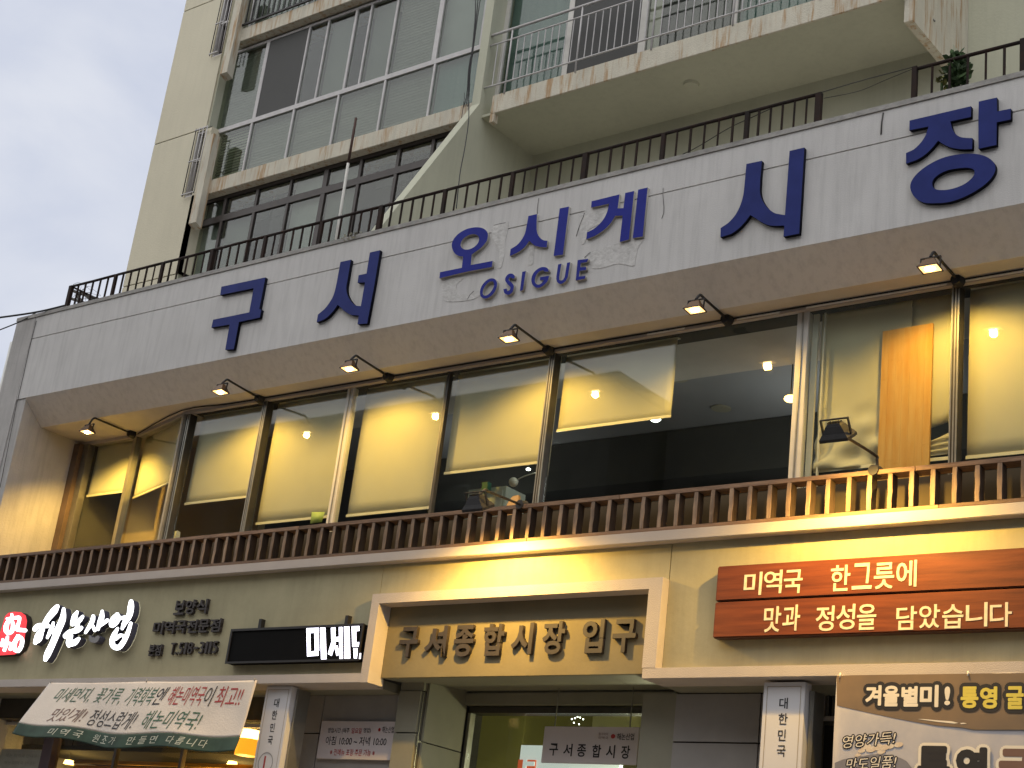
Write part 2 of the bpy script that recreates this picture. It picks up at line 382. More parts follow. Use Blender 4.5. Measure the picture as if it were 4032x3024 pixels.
# ---- entrance frame
prism('entrance_frame', [(-9.65, 4.555), (-6.614, 4.555), (-6.614, 3.853), (-6.735, 3.853), (-6.735, 4.468), (-9.557, 4.468), (-9.557, 3.771), (-9.639, 3.771), (-9.65, 3.853)], 'y', -.001, .155, M_trim, mk)
fr = onX(cr(1400, 2240, 600/1659, 290, 1285), -9.557)
box('frame_reveal', -9.6385, -9.558, .156, fr.y, 3.771, 4.47, M_trim, mk)
panel_zb = onY(rg(8, 1000, 1062), .155).z
box('entrance_panel', -9.5565, -6.7355, .157, .20, panel_zb, 4.467, mat('entrance_panel_render', (.23, .195, .115), .9, .1, 2.2, .15, 30), mk)
prism('entrance_soffit', [(.2, panel_zb), (1.1, panel_zb+.06), (1.1, panel_zb+.14), (.2, panel_zb+.08)], 'x', -9.5565, -6.74, M_jamb, mk)
# ---- ground floor: stone piers and entrance recess
C5 = (1200, 2624, 600/2212)
def stone(x0, x1, z0, z1, y=.54, m=None): box('stone_panel', x0+.006, x1-.006, y, y+.05, z0+.006, z1-.006, m or M_stone, mk)
box('pier_backing', -11.2, -9.62, .56, .9, 0, 3.771, M_dark, mk)
for (x0, x1) in ((-11.15, -10.58), (-10.58, -9.605)):
    zz = [3.775, 3.42, 2.85, 2.2, 1.5, .8, .14]
    for i in range(6): stone(x0, x1, zz[i+1], zz[i])
box('steel_strip', -9.60, -9.575, .515, .60, 0, 3.775, M_steel, mk)
zz = [3.79, 3.42, 2.85, 2.2, 1.5, .8, .14]
for i in range(6):
    box('stone_panel', -9.570, -9.32, .44, .60, zz[i+1]+.006, zz[i]-.006, M_jamb, mk)
for i in range(6):
    a = [3.99, 3.353, 2.85, 2.2, 1.5, .8, .14]
    box('jamb_panel', -9.30, -9.275, .50, 1.03, a[i+1]+.005, a[i]-.005, M_jamb, mk)
box('jamb_backing', -9.57, -9.302, .60, 1.3, 0, 3.78, M_dark, mk)
box('steel_strip', -9.318, -9.305, .465, .52, 0, 3.78, M_steel, mk)
box('lintel_beam', -9.30, -7.07, 1.00, 1.2, 3.775, 3.88, M_jamb, mk, bev=.004)
box('lintel_beam', -9.30, -7.07, 1.03, 1.2, 3.885, 3.93, M_jamb, mk)
box('lintel_block', -9.6385, -6.725, .46, 1.24, 3.935, 4.46, M_dark, mk)
box('door_header', -9.27, -7.08, 1.06, 1.2, 3.712, 3.765, M_frame, mk)
box('door_frame', -9.268, -9.235, 1.05, 1.12, 0, 3.71, M_steel, mk)
dx = onY(cr(1800, 2624, 900/2212, 635, 700), 1.08).x
dx2 = onY(cr(1800, 2624, 900/2212, 2010, 700), 1.08).x
box('door_pane', -9.234, dx-.004, 1.08, 1.09, 0.1, 3.71, M_glass, mk)
box('door_pane', dx+.004, dx2-.008, 1.08, 1.09, 0.1, 3.71, M_glass, mk)
box('door_mullion', dx2-.006, dx2+.006, 1.07, 1.10, 0.1, 3.71, mat('chrome_strip', (.7, .7, .66), .3, .02, metal=.6), mk)
box('door_pane', dx2+.008, -7.08, 1.08, 1.09, 0.1, 3.71, M_glass, mk)
for (x0, x1) in ((-6.757, -6.0), (-6.0, -5.62)):
    a = [3.768, 3.392, 2.8, 2.2, 1.5, .8, .14]
    for i in range(6): stone(x0, x1, a[i+1], a[i])
box('pier_backing', -7.06, -5.6, .56, 1.4, 0, 3.771, M_dark, mk)
box('stone_panel', -7.065, -6.75, .545, 1.0, 0, 3.77, M_jamb, mk)
box('pier_cap', -9.572, -9.302, .452, .62, 3.7895, 3.98, M_jamb, mk)
# entrance hall
M_hall = mat('hall_olive_wall', (.20, .19, .04), .8, .05, 1)
M_hallc = mat('hall_pale_wall', (.45, .42, .20), .8, .05, 1)
shell('hall', -10.2, -6.9, 1.25, 6.5, 0.05, 4.3, M_hall, M_hallc, mk)
box('hall_partition', -9.0, -7.0, 2.6, 2.7, 3.55, 4.29, M_hallc, mk)
box('hall_duct', -8.35, -7.95, 2.50, 2.59, 3.5, 4.28, M_intc, mk)
box('hall_wall_dark', -8.55, -7.7, 3.6, 3.7, 2.6, 4.0, M_int, mk)
# right-hand shop front behind the sign
C7 = (2800, 2624, 600/2212); C8 = (3432, 2624, 600/2212)
box('shop_wall', -5.60, XR, .72, .8, 0, 3.77, M_jamb, mk)
xa = onY(cr(*C7, 1560, 790), .66).x; za, zb_ = onY(cr(*C7, 1560, 780), .66).z, onY(cr(*C7, 1590, 300), .66).z
boxes('vent_frame', [(xa, xa+.04, .66, .70, za, zb_), (xa+.04, xa+.9, .66, .70, za, za+.03), (xa+.04, xa+.9, .66, .70, zb_-.03, zb_)], M_alu, mk)
for i in range(14): box('vent_slat', xa+.055+i*.045, xa+.075+i*.045, .665, .69, za+.03, zb_-.03, mat('vent_metal', (.12, .12, .11), .5), mk)
box('vent_void', xa+.04, xa+.9, .70, .719, za, zb_, M_dark, mk)
box('shop_doorway', xa+.03, xa+1.2, .70, .7195, 0, za-.03, M_dark, mk)
# ---- soup restaurant front, lower left
rest_y = .75
box('restaurant_header', -16.3, -11.2, .60, .75, 3.55, 3.771, M_frame, mk)
C3 = (0, 2624, 600/2212); C4 = (600, 2624, 600/2212)
z1 = onY(cr(*C3, 200, 470), rest_y).z; z2 = onY(cr(*C3, 100, 830), rest_y).z
xm = onY(cr(*C3, 230, 650), rest_y).x
box('transom_bar', -16.3, -11.2, rest_y-.02, rest_y+.05, z1-.012, z1+.012, M_alu, mk)
box('transom_bar', -16.3, -11.2, rest_y-.02, rest_y+.05, z2-.015, z2+.015, M_alu, mk)
for i in range(-1, 3): box('transom_mullion', xm-.013+i*1.15, xm+.013+i*1.15, rest_y-.015, rest_y+.04, z2+.015, z1-.012, M_alu, mk)
box('transom_pane', -16.3, -11.2, rest_y+.01, rest_y+.02, z2+.015, 3.56, M_glass, mk)
box('transom_backing', -16.3, -11.2, rest_y+.3, rest_y+.35, z2+.1, 3.6, M_dark, mk)
xp = onY(cr(*C3, 760, 1250), rest_y).x
box('shop_post', xp-.11, xp+.06, rest_y-.06, rest_y+.05, 0, z2-.016, mat('purple_brown_post', (.10, .07, .085), .35, .1), mk)
box('shop_window_pane', -16.3, xp-.12, rest_y+.01, rest_y+.02, .3, z2-.016, M_glass, mk)
box('shop_window_pane', xp+.065, -11.2, rest_y+.01, rest_y+.02, .3, z2-.016, M_glass, mk)
for t in (1.0, 2.05): box('shop_window_bar', xp+.05+t, xp+.09+t, rest_y-.01, rest_y+.04, .3, z2-.016, M_brwn, mk)
M_slatb = mat('amber_wood_blind', (.62, .34, .06), .7, .25, 3, .6, 30, stretch=(.5, 1, 14), col2=(.28, .13, .02))
for i in range(40):
    z = .8+i*.06
    if z < z2-.05: prism('wooden_blind_slat', [(rest_y+.22, z), (rest_y+.26, z+.045), (rest_y+.265, z+.04), (rest_y+.225, z-.004)], 'x', xp+.1, -11.3, M_slatb, mk)
box('restaurant_back_wall', -16.3, -11.2, 2.4, 2.5, 0, 3.7, mat('restaurant_wall', (.5, .33, .12), .8, .1), mk)
box('restaurant_side_wall', -11.25, -11.2, .80, 2.4, 0, 3.7, M_intw, mk)
box('restaurant_ceiling', -16.3, -11.2, 1.11, 2.4, 3.3, 3.35, M_int, mk)
box('shop_corner_panel', -11.2, -11.15, .60, .90, 0, 3.77, M_jamb, mk)

# ================================================================== GLAZING OF THE UPPER RESTAURANT
def mull(p_top, p_bot, y, w_, name='window_mullion', m=None, dpt=.06, z0=5.0, z1=None):
    x = (onY(rg(*p_top), y).x+onY(rg(*p_bot), y).x)/2
    box(name, x-w_/2, x+w_/2, y-dpt/2, y+dpt/2, z0, z1 or zg-.001, m or M_frame, mk); return x
def xy(p_top, p_bot, y): return (onY(rg(*p_top), y).x+onY(rg(*p_bot), y).x)/2
xc = -13.30
xd = xy((4, 1735, 960), (4, 1620, 1655), GY); xe = xy((5, 60, 870), (5, 20, 1250), GY); xf = xy((5, 692, 780), (5, 592, 1640), GY)
xg_ = xy((5, 1388, 640), (5, 1280, 1590), GY); xh = xy((6, 800, 360), (6, 720, 1435), GY); xi = xy((6, 1790, 200), (6, 1760, 1310), GY)
def mullion(x, w_, kind):
    y = GY-.012
    if kind == 'dark': box('window_mullion', x-w_/2, x+w_/2, y-.02, GY+.05, 5.0, zg-.001, M_frame, mk)
    if kind == 'dark_thin': box('window_mullion', x-w_/2, x+w_/2, y-.005, GY+.03, 5.0, zg-.001, M_frame, mk)
    if kind == 'steel':
        o = box('window_mullion', x-w_/2, x+w_/2, y-.03, GY+.05, 5.0, zg-.001, M_frame, mk)
        for k in (-.38, .05, .42): box('mullion_bead', x+w_*k-.006, x+w_*k+.006, y-.04, y-.031, 5.0, zg-.002, M_steel, o)
    if kind == 'cream':
        o = box('window_mullion', x-w_/2, x+w_/2, y-.01, GY+.05, 5.0, zg-.001, M_wframe, mk)
        box('mullion_bead', x-.006, x+.006, y-.02, y-.011, 5.0, zg-.002, M_steel, o)
    return x
mullion(xc-.03, .075, 'steel'); mullion(xd, .06, 'steel'); mullion(xe, .085, 'cream'); mullion(xf, .03, 'dark_thin'); mullion(xg_, .06, 'steel')
mullion(xh, .10, 'cream'); mullion(xi, .06, 'steel')
xj = xi+2.2
edges = [xc, xd, xe, xf, xg_, xh, xi, XR]
for a, b in zip(edges[:-1], edges[1:]): box('window_pane', a+.05, b-.05, GY, GY+.006, 5.0, zg-.002, M_glass, mk)
box('window_pane', -15.45, -14.70, .90, .906, 5.0, zg-.002, M_glass, mk)
slab_seg('window_pane', (-14.62, .90, -13.40, .52), 5.0, zg-.002, .006, M_glass, mk)
slab_seg('corner_post', (-14.70, .875, -14.625, .86), 4.9, zg-.001, .07, M_steel, mk)
slab_seg('corner_post', (-13.42, .50, -13.372, .485), 4.9, zg-.001, .07, M_steel, mk)
box('wall_strip', -15.712, -15.60, .80, .95, 4.9, zg-.001, mat('rust_brown_strip', (.17, .11, .07), .8, .2, 4, streak=.4), mk)
box('window_jamb', -15.598, -15.50, .86, .95, 4.9, zg-.001, M_steel, mk)
# pale door frame boards right of the open bay
for k, (u0, u1) in enumerate(((835, 870), (905, 915))):
    x0, x1 = onY(rg(6, u0, 700), .60).x, onY(rg(6, u1, 700), .60).x
    box('inner_frame', x0, x1, .59, .61, 5.0, zg-.01, M_wframe, mk)

def quad_sheet(nm, P, m, parent=None, t=.004, nu=10, nv=10, fn=None, **kw):
    """sheet between corner points P=(bl,br,tr,tl), gently modulated, with thickness t"""
    bm = bmesh.new(); bl, br, tr, tl = [Vector(p) for p in P]
    n = (br-bl).cross(tl-bl).normalized()
    g = [[], []]
    for s in (0, 1):
        for j in range(nv+1):
            for i in range(nu+1):
                u, v = i/nu, j/nv; p = (bl*(1-u)+br*u)*(1-v)+(tl*(1-u)+tr*u)*v
                if fn: p = p + n*fn(u, v)
                g[s].append(bm.verts.new(p - n*t*s))
    W = nu+1
    for j in range(nv):
        for i in range(nu):
            a = j*W+i
            f = bm.faces.new((g[0][a], g[0][a+1], g[0][a+W+1], g[0][a+W])); f.smooth = True
            f = bm.faces.new((g[1][a+W], g[1][a+W+1], g[1][a+1], g[1][a])); f.smooth = True
    rim = [i for i in range(W)]+[j*W+nu for j in range(1, nv+1)]+[nv*W+i for i in range(nu-1, -1, -1)]+[j*W for j in range(nv-1, 0, -1)]
    for k in range(len(rim)):
        a, b = rim[k], rim[(k+1) % len(rim)]; bm.faces.new((g[0][b], g[0][a], g[1][a], g[1][b]))
    bmesh.ops.recalc_face_normals(bm, faces=bm.faces[:])
    return obj(nm, fin(bm, nm), m, parent, **kw)
BY = .64
def blind(label, x0, x1, zb, y=BY, chain=None, wob=.003, zt=None):
    t = thing('roller_blind', label, 'blind', 'roller blinds behind the upper windows')
    ph = random.random()*6
    quad_sheet('blind_fabric', ((x0, y, zb), (x1, y, zb), (x1, y, zt or zg), (x0, y, zt or zg)), M_blind, t, .002, 14, 10, lambda u, v: wob*math.sin(u*5+ph)*math.sin(v*4+ph))
    box('hem_bar', x0-.005, x1+.005, y-.012, y-.003, zb-.012, zb+.014, M_hem, t)
    tube('roller_tube', [(x0, y+.03, (zt or zg)+.03), (x1, y+.03, (zt or zg)+.03)], .025, M_hem, t)
    if chain:
        x, z = chain
        tube('pull_chain', arc([(x-.018, y-.03, zg), (x-.018, y-.03, z+.03), (x-.012, y-.03, z+.006), (x, y-.03, z), (x+.012, y-.03, z+.006), (x+.018, y-.03, z+.03), (x+.018, y-.03, zg)], 3), .0035, M_hem, t, 5)
    return t
def zat(p, y): return onY(rg(*p), y).z
blind('narrow cream roller blind, first from the left end by the plaster pilaster', -15.47, -14.74, zat((4, 640, 1548), .97), .97)
a1, a2 = Vector((-14.60, .97, 0)), Vector((-13.42, .60, 0)); zb1 = onY(rg(4, 835, 1575), a1.y).z; zb2 = zb1
t = thing('roller_blind', 'cream roller blind in the slanting pane, second from the left end', 'blind', 'roller blinds behind the upper windows')
quad_sheet('blind_fabric', ((a1.x, a1.y, zb1), (a2.x, a2.y, zb1), (a2.x, a2.y, zg), (a1.x, a1.y, zg)), M_blind, t, .002)
quad_sheet('hem_bar', ((a1.x, a1.y-.01, zb1-.012), (a2.x, a2.y-.01, zb1-.012), (a2.x, a2.y-.01, zb1+.014), (a1.x, a1.y-.01, zb1+.014)), M_hem, t, .006, 2, 1)
blind('cream roller blind lowered two thirds, left of the first bright lamp reflection', xc+.06, xd-.06, zat((4, 1360, 1590), BY))
blind('cream roller blind lowered almost to the timber screen, over a green sticker', xd+.06, xe-.06, onY(cr(0, 2016, S9, 1800, 65), BY).z)
blind('long cream roller blind left of the narrow dark mullion', xe+.13, xf-.05, onY(cr(1300, 1900, 560/2212, 850, 465), BY).z)
blind('cream roller blind above the small white cabinet, dark gap beneath', xf+.04, xg_-.06, zat((5, 940, 1380), BY))
blind('short cream roller blind beside the uncovered dark bay, pull chain hanging at its left', xg_+.06, onY(rg(5, 2165, 700), BY).x, zat((5, 1750, 1090), BY), chain=(xg_+.01, zat((5, 1335, 1400), BY)))
t = thing('roller_blind', 'crumpled cream blind with a torn lower edge behind the leaning pine board', 'blind', 'roller blinds behind the upper windows')
x0, x1 = onY(rg(6, 890, 700), BY).x, xi-.06; zlow = zat((6, 1650, 1320), BY); zmid = onY(rg(6, 1680, 1150), BY).z
def crump(u, v):
    k = max(0, .45-v)/.45
    return k*(.03*math.sin(u*7+v*19)+.022*math.sin(u*15-v*30+1)+.015*math.sin(v*47+u*3))
quad_sheet('blind_fabric', ((x0, BY, zlow), (x1-.35, BY, zlow), (x1-.35, BY, zg), (x0, BY, zg)), M_blind, t, .002, 50, 50, crump)
quad_sheet('blind_fabric', ((x1-.35, BY+.01, zmid+.01), (x1, BY+.01, zmid+.10), (x1, BY+.01, zg), (x1-.35, BY+.01, zg)), M_blind, t, .002, 4, 12)
quad_sheet('torn_flap', ((x1-.36, BY+.02, zlow+.02), (x1-.01, BY+.02, zlow+.05), (x1-.03, BY+.035, zmid+.02), (x1-.33, BY+.03, zmid-.08)), M_blind, t, .002, 14, 14, lambda u, v: .012*math.sin(v*21+u*4))
box('hem_bar', x0, x1-.02, BY-.012, BY-.003, zlow-.012, zlow+.014, M_hem, t)
cx = onY(rg(6, 1750, 1000), BY-.03).x; cz = onY(rg(6, 1750, 1105), BY-.03).z
for k in (0, .05): tube('pull_chain', arc([(cx-.018+k, BY-.05, zg), (cx-.018+k, BY-.05, cz+.03), (cx+k, BY-.05, cz), (cx+.018+k, BY-.05, cz+.03), (cx+.018+k, BY-.05, zg)], 3), .003, M_hem, t, 5)
blind('cream roller blind at the right edge, past the pine board and the last mullion', xi+.06, -2.2, zat((6, 1990, 1295), BY))
# leaning board
bl_, br_, tr_, tl_ = [onY(rg(6, *p), BY-.02) for p in ((1275, 1385), (1612, 1350), (1630, 440), (1305, 495))]
bd = thing('pine_board', 'tall finger-jointed pine board standing behind the glass at the right', 'board')
zb0 = 5.262
N_st = 7
for i in range(N_st):          # glued staves of differing lengths
    u0, u1 = i/N_st, (i+1)/N_st
    xs0, xs1 = tl_.x+(tr_.x-tl_.x)*u0, tl_.x+(tr_.x-tl_.x)*u1; z = zb0; top = tl_.z+(tr_.z-tl_.z)*u0
    while z < top:
        h = random.uniform(.22, .5); zz2 = min(top, z+h)
        box('stave', xs0+.0004, xs1-.0004, BY-.045+random.random()*.0012, BY-.022, z, zz2-.0008, mat('pine_stave', (.62, .37, .11), .5, .12, 2.2, .1, 40, stretch=(12, 1, 1.2), col2=(.55, .27, .045)), bd)
        z = zz2

# things seen through the open bays
for k, (p, yy) in enumerate((((6, 425, 710), 2.4), ((6, 250, 985), 2.0), ((5, 2180, 790), 2.4))):
    q = onZ(rg(*p), 7.095)
    bm = bmesh.new(); bmesh.ops.create_cone(bm, cap_ends=True, segments=20, radius1=.10, radius2=.10, depth=.012)
    bmesh.ops.translate(bm, vec=(q.x, q.y, 7.09), verts=bm.verts[:])
    tag(obj('ceiling_light', fin(bm, 'ceiling_light'), M_downl), ['unlit round ceiling light beside the mirrored flood lamp', 'unlit round ceiling light low in the dark bay', 'unlit round ceiling light at the short blind edge'][k], 'ceiling light', 'unlit round ceiling lights')
for k, (p, c, lab) in enumerate((((6, 700, 925), M_warm, 'lit warm downlight against the pale frame'), ((5, 2035, 1055), M_cold, 'lit white downlight under the short blind'), ((5, 1212, 1382), M_cold, 'tiny lit lamp beneath the blind above the white cabinet'))):
    q = onY(rg(*p), 1.6); bm = bmesh.new(); bmesh.ops.create_uvsphere(bm, u_segments=16, v_segments=8, radius=(.055, .05, .022)[k]); bmesh.ops.scale(bm, vec=(1.1, 1, .6), verts=bm.verts[:]); bmesh.ops.translate(bm, vec=q, verts=bm.verts[:])
    t = thing('room_lamp', lab, 'lamp'); obj('bulb', fin(bm, 'bulb'), c, t)
    tube('lamp_stem', [(q.x, q.y, q.z+.012), (q.x, q.y, 7.1)], .006, M_frame, t, 6)
q0, q1 = onY(rg(5, 810, 1640), 1.0), onY(rg(5, 1070, 1490), 1.0)
cb = thing('white_cabinet', 'pale box cabinet standing inside under the lowered blind', 'cabinet')
box('cabinet_body', q0.x, q1.x, 1.0, 1.3, 5.0, q1.z, mat('cabinet_white', (.62, .68, .62), .6, .04), cb)
box('cabinet_door', q0.x+.03, q1.x-.03, .985, .999, 5.02, q1.z-.04, mat('cabinet_door_white', (.66, .70, .66), .5, .04), cb)
g0 = onY(rg(5, 940, 1495), .95)
tag(box('green_tag', g0.x-.04, g0.x+.03, .93, .984, g0.z-.05, g0.z+.04, mat('green_plastic', (.03, .20, .11), .5)), 'small green tag at the top of the white cabinet', 'tag')
q = onY(rg(5, 1115, 1465), .9)
cc = thing('security_camera', 'small white dome camera hanging inside near the steel mullion', 'camera')
bm = bmesh.new(); bmesh.ops.create_uvsphere(bm, u_segments=14, v_segments=8, radius=.045); bmesh.ops.translate(bm, vec=q, verts=bm.verts[:]); obj('camera_head', fin(bm, 'camera_head'), M_pot, cc)
tube('camera_arm', arc([q, onY(rg(5, 1180, 1430), .9), onY(rg(5, 1260, 1405), .9)]), .006, M_pot, cc, 6)
gs = [onY(cr(0, 2016, S9, *p), .565) for p in ((2010, 75), (2085, 65), (2105, 0), (2020, 0))]
st = quad_sheet('green_sticker', gs, mat('sticker_green', (.36, .48, .10), .6), None, .001, 1, 1); tag(st, 'bright green sticker on the glass just above the timber screen', 'sticker')
q0, q1 = onY(cr(0, 2016, S9, 1050, 180), .62), onY(cr(0, 2016, S9, 1140, 115), .62)
t = thing('paper_stack', 'pale crumpled paper bag on the sill behind the left panes', 'bag')
quad_sheet('bag_front', ((q0.x, .62, 5.15), (q1.x, .62, 5.15), (q1.x-.01, .65, q1.z), (q0.x+.02, .65, q1.z-.01)), M_pot, t, .05, 10, 8, lambda u, v: .012*math.sin(u*17+v*9))
# round-backed chair top
q0 = onY(cr(1800, 1850, 560/2212, 760, 550), .50); q1 = onY(cr(1800, 1850, 560/2212, 1030, 430), .50)
ch = thing('wooden_chair', 'pale wooden chair back rising above the timber screen by the black flood lamp', 'chair')
wd = q1.x-q0.x
pts = [(q0.x, 5.16)]+[(q0.x+wd*k/8, 5.26+(q1.z-5.26)*math.sin(min(1, k/6)*math.pi/2)) for k in range(9)]+[(q1.x, 5.16)]
prism('chair_back', pts, 'y', .43, .46, mat('chair_wood', (.62, .38, .14), .5, .1), ch)

# ================================================================== TIMBER SCREEN
sc_ = thing('timber_screen', 'long low screen of upright timber slats along the ledge below the upper windows', 'screen')
FZ0, FZ1 = 4.934, 5.262
xs = -15.80
cuts = [-15.8, -13.1, -10.75, -10.5, -8.05, -7.1, -4.58, -1.5]
for a, b in zip(cuts[:-1], cuts[1:]): box('top_rail', a+.002, b-.002, .004+random.random()*.004, .135, FZ1-.035, FZ1, M_woodh, sc_, bev=.002)
cuts = [-15.8, -12.2, -9.0, -8.0, -4.4, -1.5]
for a, b in zip(cuts[:-1], cuts[1:]): box('bottom_rail', a+.002, b-.002, .006+random.random()*.004, .13, FZ0, FZ0+.028, M_woodh, sc_, bev=.002)
x = -15.61; base = []
for v in range(4):
    bm = bmesh.new(); addbox(bm, -.0175, .0175, .008, .095, FZ0+.0285, FZ1-.0355)
    bmesh.ops.subdivide_edges(bm, edges=[e for e in bm.edges if abs(e.verts[0].co.z-e.verts[1].co.z) > .1], cuts=3)
    for vv in bm.verts:
        if FZ0+.04 < vv.co.z < FZ1-.05: vv.co.x += random.uniform(-.0025, .0025); vv.co.y += random.uniform(-.003, .003)
    bmesh.ops.bevel(bm, geom=[e for e in bm.edges], offset=.002, segments=1, affect='EDGES', clamp_overlap=True)
    me = fin(bm, 'slat'); me.materials.append(M_wood); me.materials.append(M_wood_shade)
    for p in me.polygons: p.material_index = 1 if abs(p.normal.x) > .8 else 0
    base.append(me)
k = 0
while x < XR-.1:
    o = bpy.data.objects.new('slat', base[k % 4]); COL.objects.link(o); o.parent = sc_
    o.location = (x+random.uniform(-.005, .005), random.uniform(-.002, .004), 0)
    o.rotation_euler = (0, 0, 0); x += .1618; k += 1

# ================================================================== FLOOD LAMPS
def flood(label, x, root, elbow, head, tilt=0.0, size=1.0, watt=60, aim=(0, .45, -1), cone=150, back=False, big=False):
    t = thing('flood_lamp', label, 'lamp', 'flood lamps on arms along the facade')
    R, E, H = Vector((x, *root)), Vector((x, *elbow)), Vector((x, *head))
    # wall box
    bm = bmesh.new(); bmesh.ops.create_cone(bm, cap_ends=True, segments=14, radius1=.052, radius2=.040, depth=.07)
    bmesh.ops.rotate(bm, matrix=Matrix.Rotation(math.pi/2, 3, 'X'), verts=bm.verts[:]); bmesh.ops.translate(bm, vec=R+Vector((0, -.03, -.005)), verts=bm.verts[:])
    obj('mounting_box', fin(bm, 'mounting_box'), M_black, t)
    d = (E-R).normalized()
    if root[1] < elbow[1]-.02 and back: path = [R, R+Vector((0, 0, .05)), R+Vector((0, -.01, .09)), R+Vector((0, -.05, .115)), E, H+Vector((0, 0, .03))]
    else: path = [R, R+d*.2, E-d*.06, E, E+Vector((0, -.035, -.03)), H+Vector((0, 0, .075))]
    tube('arm', arc(path, 5), .0115, M_black, t, 8)
    s = size
    rot = Matrix.Rotation(tilt, 3, 'X')
    def put(bm, nm, m):
        bmesh.ops.scale(bm, vec=(s, s, s), verts=bm.verts[:]); bmesh.ops.rotate(bm, matrix=rot, verts=bm.verts[:]); bmesh.ops.translate(bm, vec=H, verts=bm.verts[:])
        return obj(nm, fin(bm, nm), m, t)
    # yoke: an inverted U
    bm = bmesh.new()
    addbox(bm, -.074, .074, -.008, .008, .070, .077); addbox(bm, -.080, -.0741, -.008, .008, -.012, .077); addbox(bm, .0741, .080, -.008, .008, -.012, .077)
    put(bm, 'yoke', M_black)
    # housing: tapered body with fins and flared rim
    bm = bmesh.new()
    def frus(z0, z1, a0, b0, a1, b1):
        lo = [bm.verts.new((sx*a0, sy*b0, z0)) for sx, sy in ((-1, -1), (1, -1), (1, 1), (-1, 1))]; hi = [bm.verts.new((sx*a1, sy*b1, z1)) for sx, sy in ((-1, -1), (1, -1), (1, 1), (-1, 1))]
        for i in range(4): bm.faces.new((lo[i], lo[(i+1) % 4], hi[(i+1) % 4], hi[i]))
        bm.faces.new(hi); bm.faces.new(lo[::-1])
    frus(-.018, .004, .080, .060, .066, .048); frus(.0045, .042, .064, .046, .044, .030); frus(.0425, .054, .042, .028, .034, .022)
    for i in range(5): addbox(bm, -.034+i*.0155, -.029+i*.0155, -.020, .020, .0545, .062)
    put(bm, 'housing', M_black if big else M_bronze)
    bm = bmesh.new(); frus(-.0215, -.0185, .068, .048, .070, .050); lens = put(bm, 'lamp_lens', M_lens)
    bm = bmesh.new(); bmesh.ops.create_uvsphere(bm, u_segments=16, v_segments=8, radius=.04); bmesh.ops.scale(bm, vec=(1.05, .72, .28), verts=bm.verts[:]); bmesh.ops.translate(bm, vec=(0, 0, -.0225), verts=bm.verts[:])
    o_ = put(bm, 'lamp_core', M_lamp); o_.parent = lens
    bm = bmesh.new(); k_ = .034 if big else .025
    for q_ in ((-.080, -.074, -.060, .060), (.074, .080, -.060, .060), (-.0738, .0738, -.060, -.054), (-.0738, .0738, .054, .060)): addbox(bm, q_[0], q_[1], q_[2], q_[3], -k_, -.0182)
    put(bm, 'lamp_rim', M_black)
    ld = bpy.data.lights.new('flood_beam', 'SPOT'); ld.energy = watt; ld.color = (1, .60, .125); ld.spot_size = math.radians(cone); ld.spot_blend = .6 if big else .5; ld.shadow_soft_size = .03
    lo = bpy.data.objects.new('flood_beam', ld); COL.objects.link(lo); lo.parent = t
    dn = rot @ Vector((0, 0, -1))
    lo.location = H + dn*.055*s; lo.rotation_euler = Vector(aim).to_track_quat('-Z', 'Y').to_euler()
    return t
UP = [(-14.646, .84, .26, 'flood lamp over the left corner window, nearest the plaster pilaster'),
      (-12.15, .50, -.013, 'flood lamp under the fascia, below the first blue character'),
      (-10.325, .50, -.02, 'flood lamp under the fascia, right below the second blue character'),
      (-8.369, .50, -.048, 'flood lamp under the fascia, right of the small Latin lettering'),
      (-6.504, .50, .02, 'flood lamp over the uncovered dark window bay'),
      (-4.491, .50, .02, 'rightmost flood lamp, high under the fascia above the pine board')]
for i, (x, ry, ey, lab) in enumerate(UP):
    flood(lab, x, (ry-.02, 6.885), (ey, 6.925 if i else 6.89), (ey-.06, 6.785 if i else 6.72), -.10, 1.0, 72 if i else 150, aim=(0, .42, -1), cone=140)
flood('black flood lamp on a long arm in front of the white cabinet, above the entrance', -8.114, (.06, 5.265), (-.47, 5.243), (-.54, 5.10), .5, 1.35, 200, aim=(0, .22, -1), cone=168, big=True)
flood('black flood lamp seen from behind, rising from the screen by the pine board', -4.898, (.06, 5.265), (-.50, 5.36), (-.58, 5.345), .6, 1.35, 220, aim=(0, .22, -1), cone=168, back=True, big=True)
# supply cable under the fascia
cabp = [rg(4, 900, 1115), rg(4, 1180, 975), rg(4, 1500, 930), rg(4, 1740, 890), rg(4, 2212, 800), rg(5, 240, 790), rg(5, 520, 720), rg(5, 900, 650), rg(5, 1300, 590), rg(5, 1560, 510), rg(5, 1700, 520), rg(5, 1900, 470), rg(5, 2212, 410), rg(6, 300, 370), rg(6, 900, 250), rg(6, 1600, 130), rg(6, 2212, 10)]
cabs = []
for i, p in enumerate(cabp):
    q = onY(p, .50 if i > 1 else (.86 if i == 0 else .46)); cabs.append(Vector((q.x, .49 if i > 1 else q.y, min(6.90, max(6.84, q.z)))))
tag(tube('supply_cable', arc(cabs, 4), .007, M_cable, None, 6), 'black supply cable sagging under the fascia from lamp to lamp', 'cable')

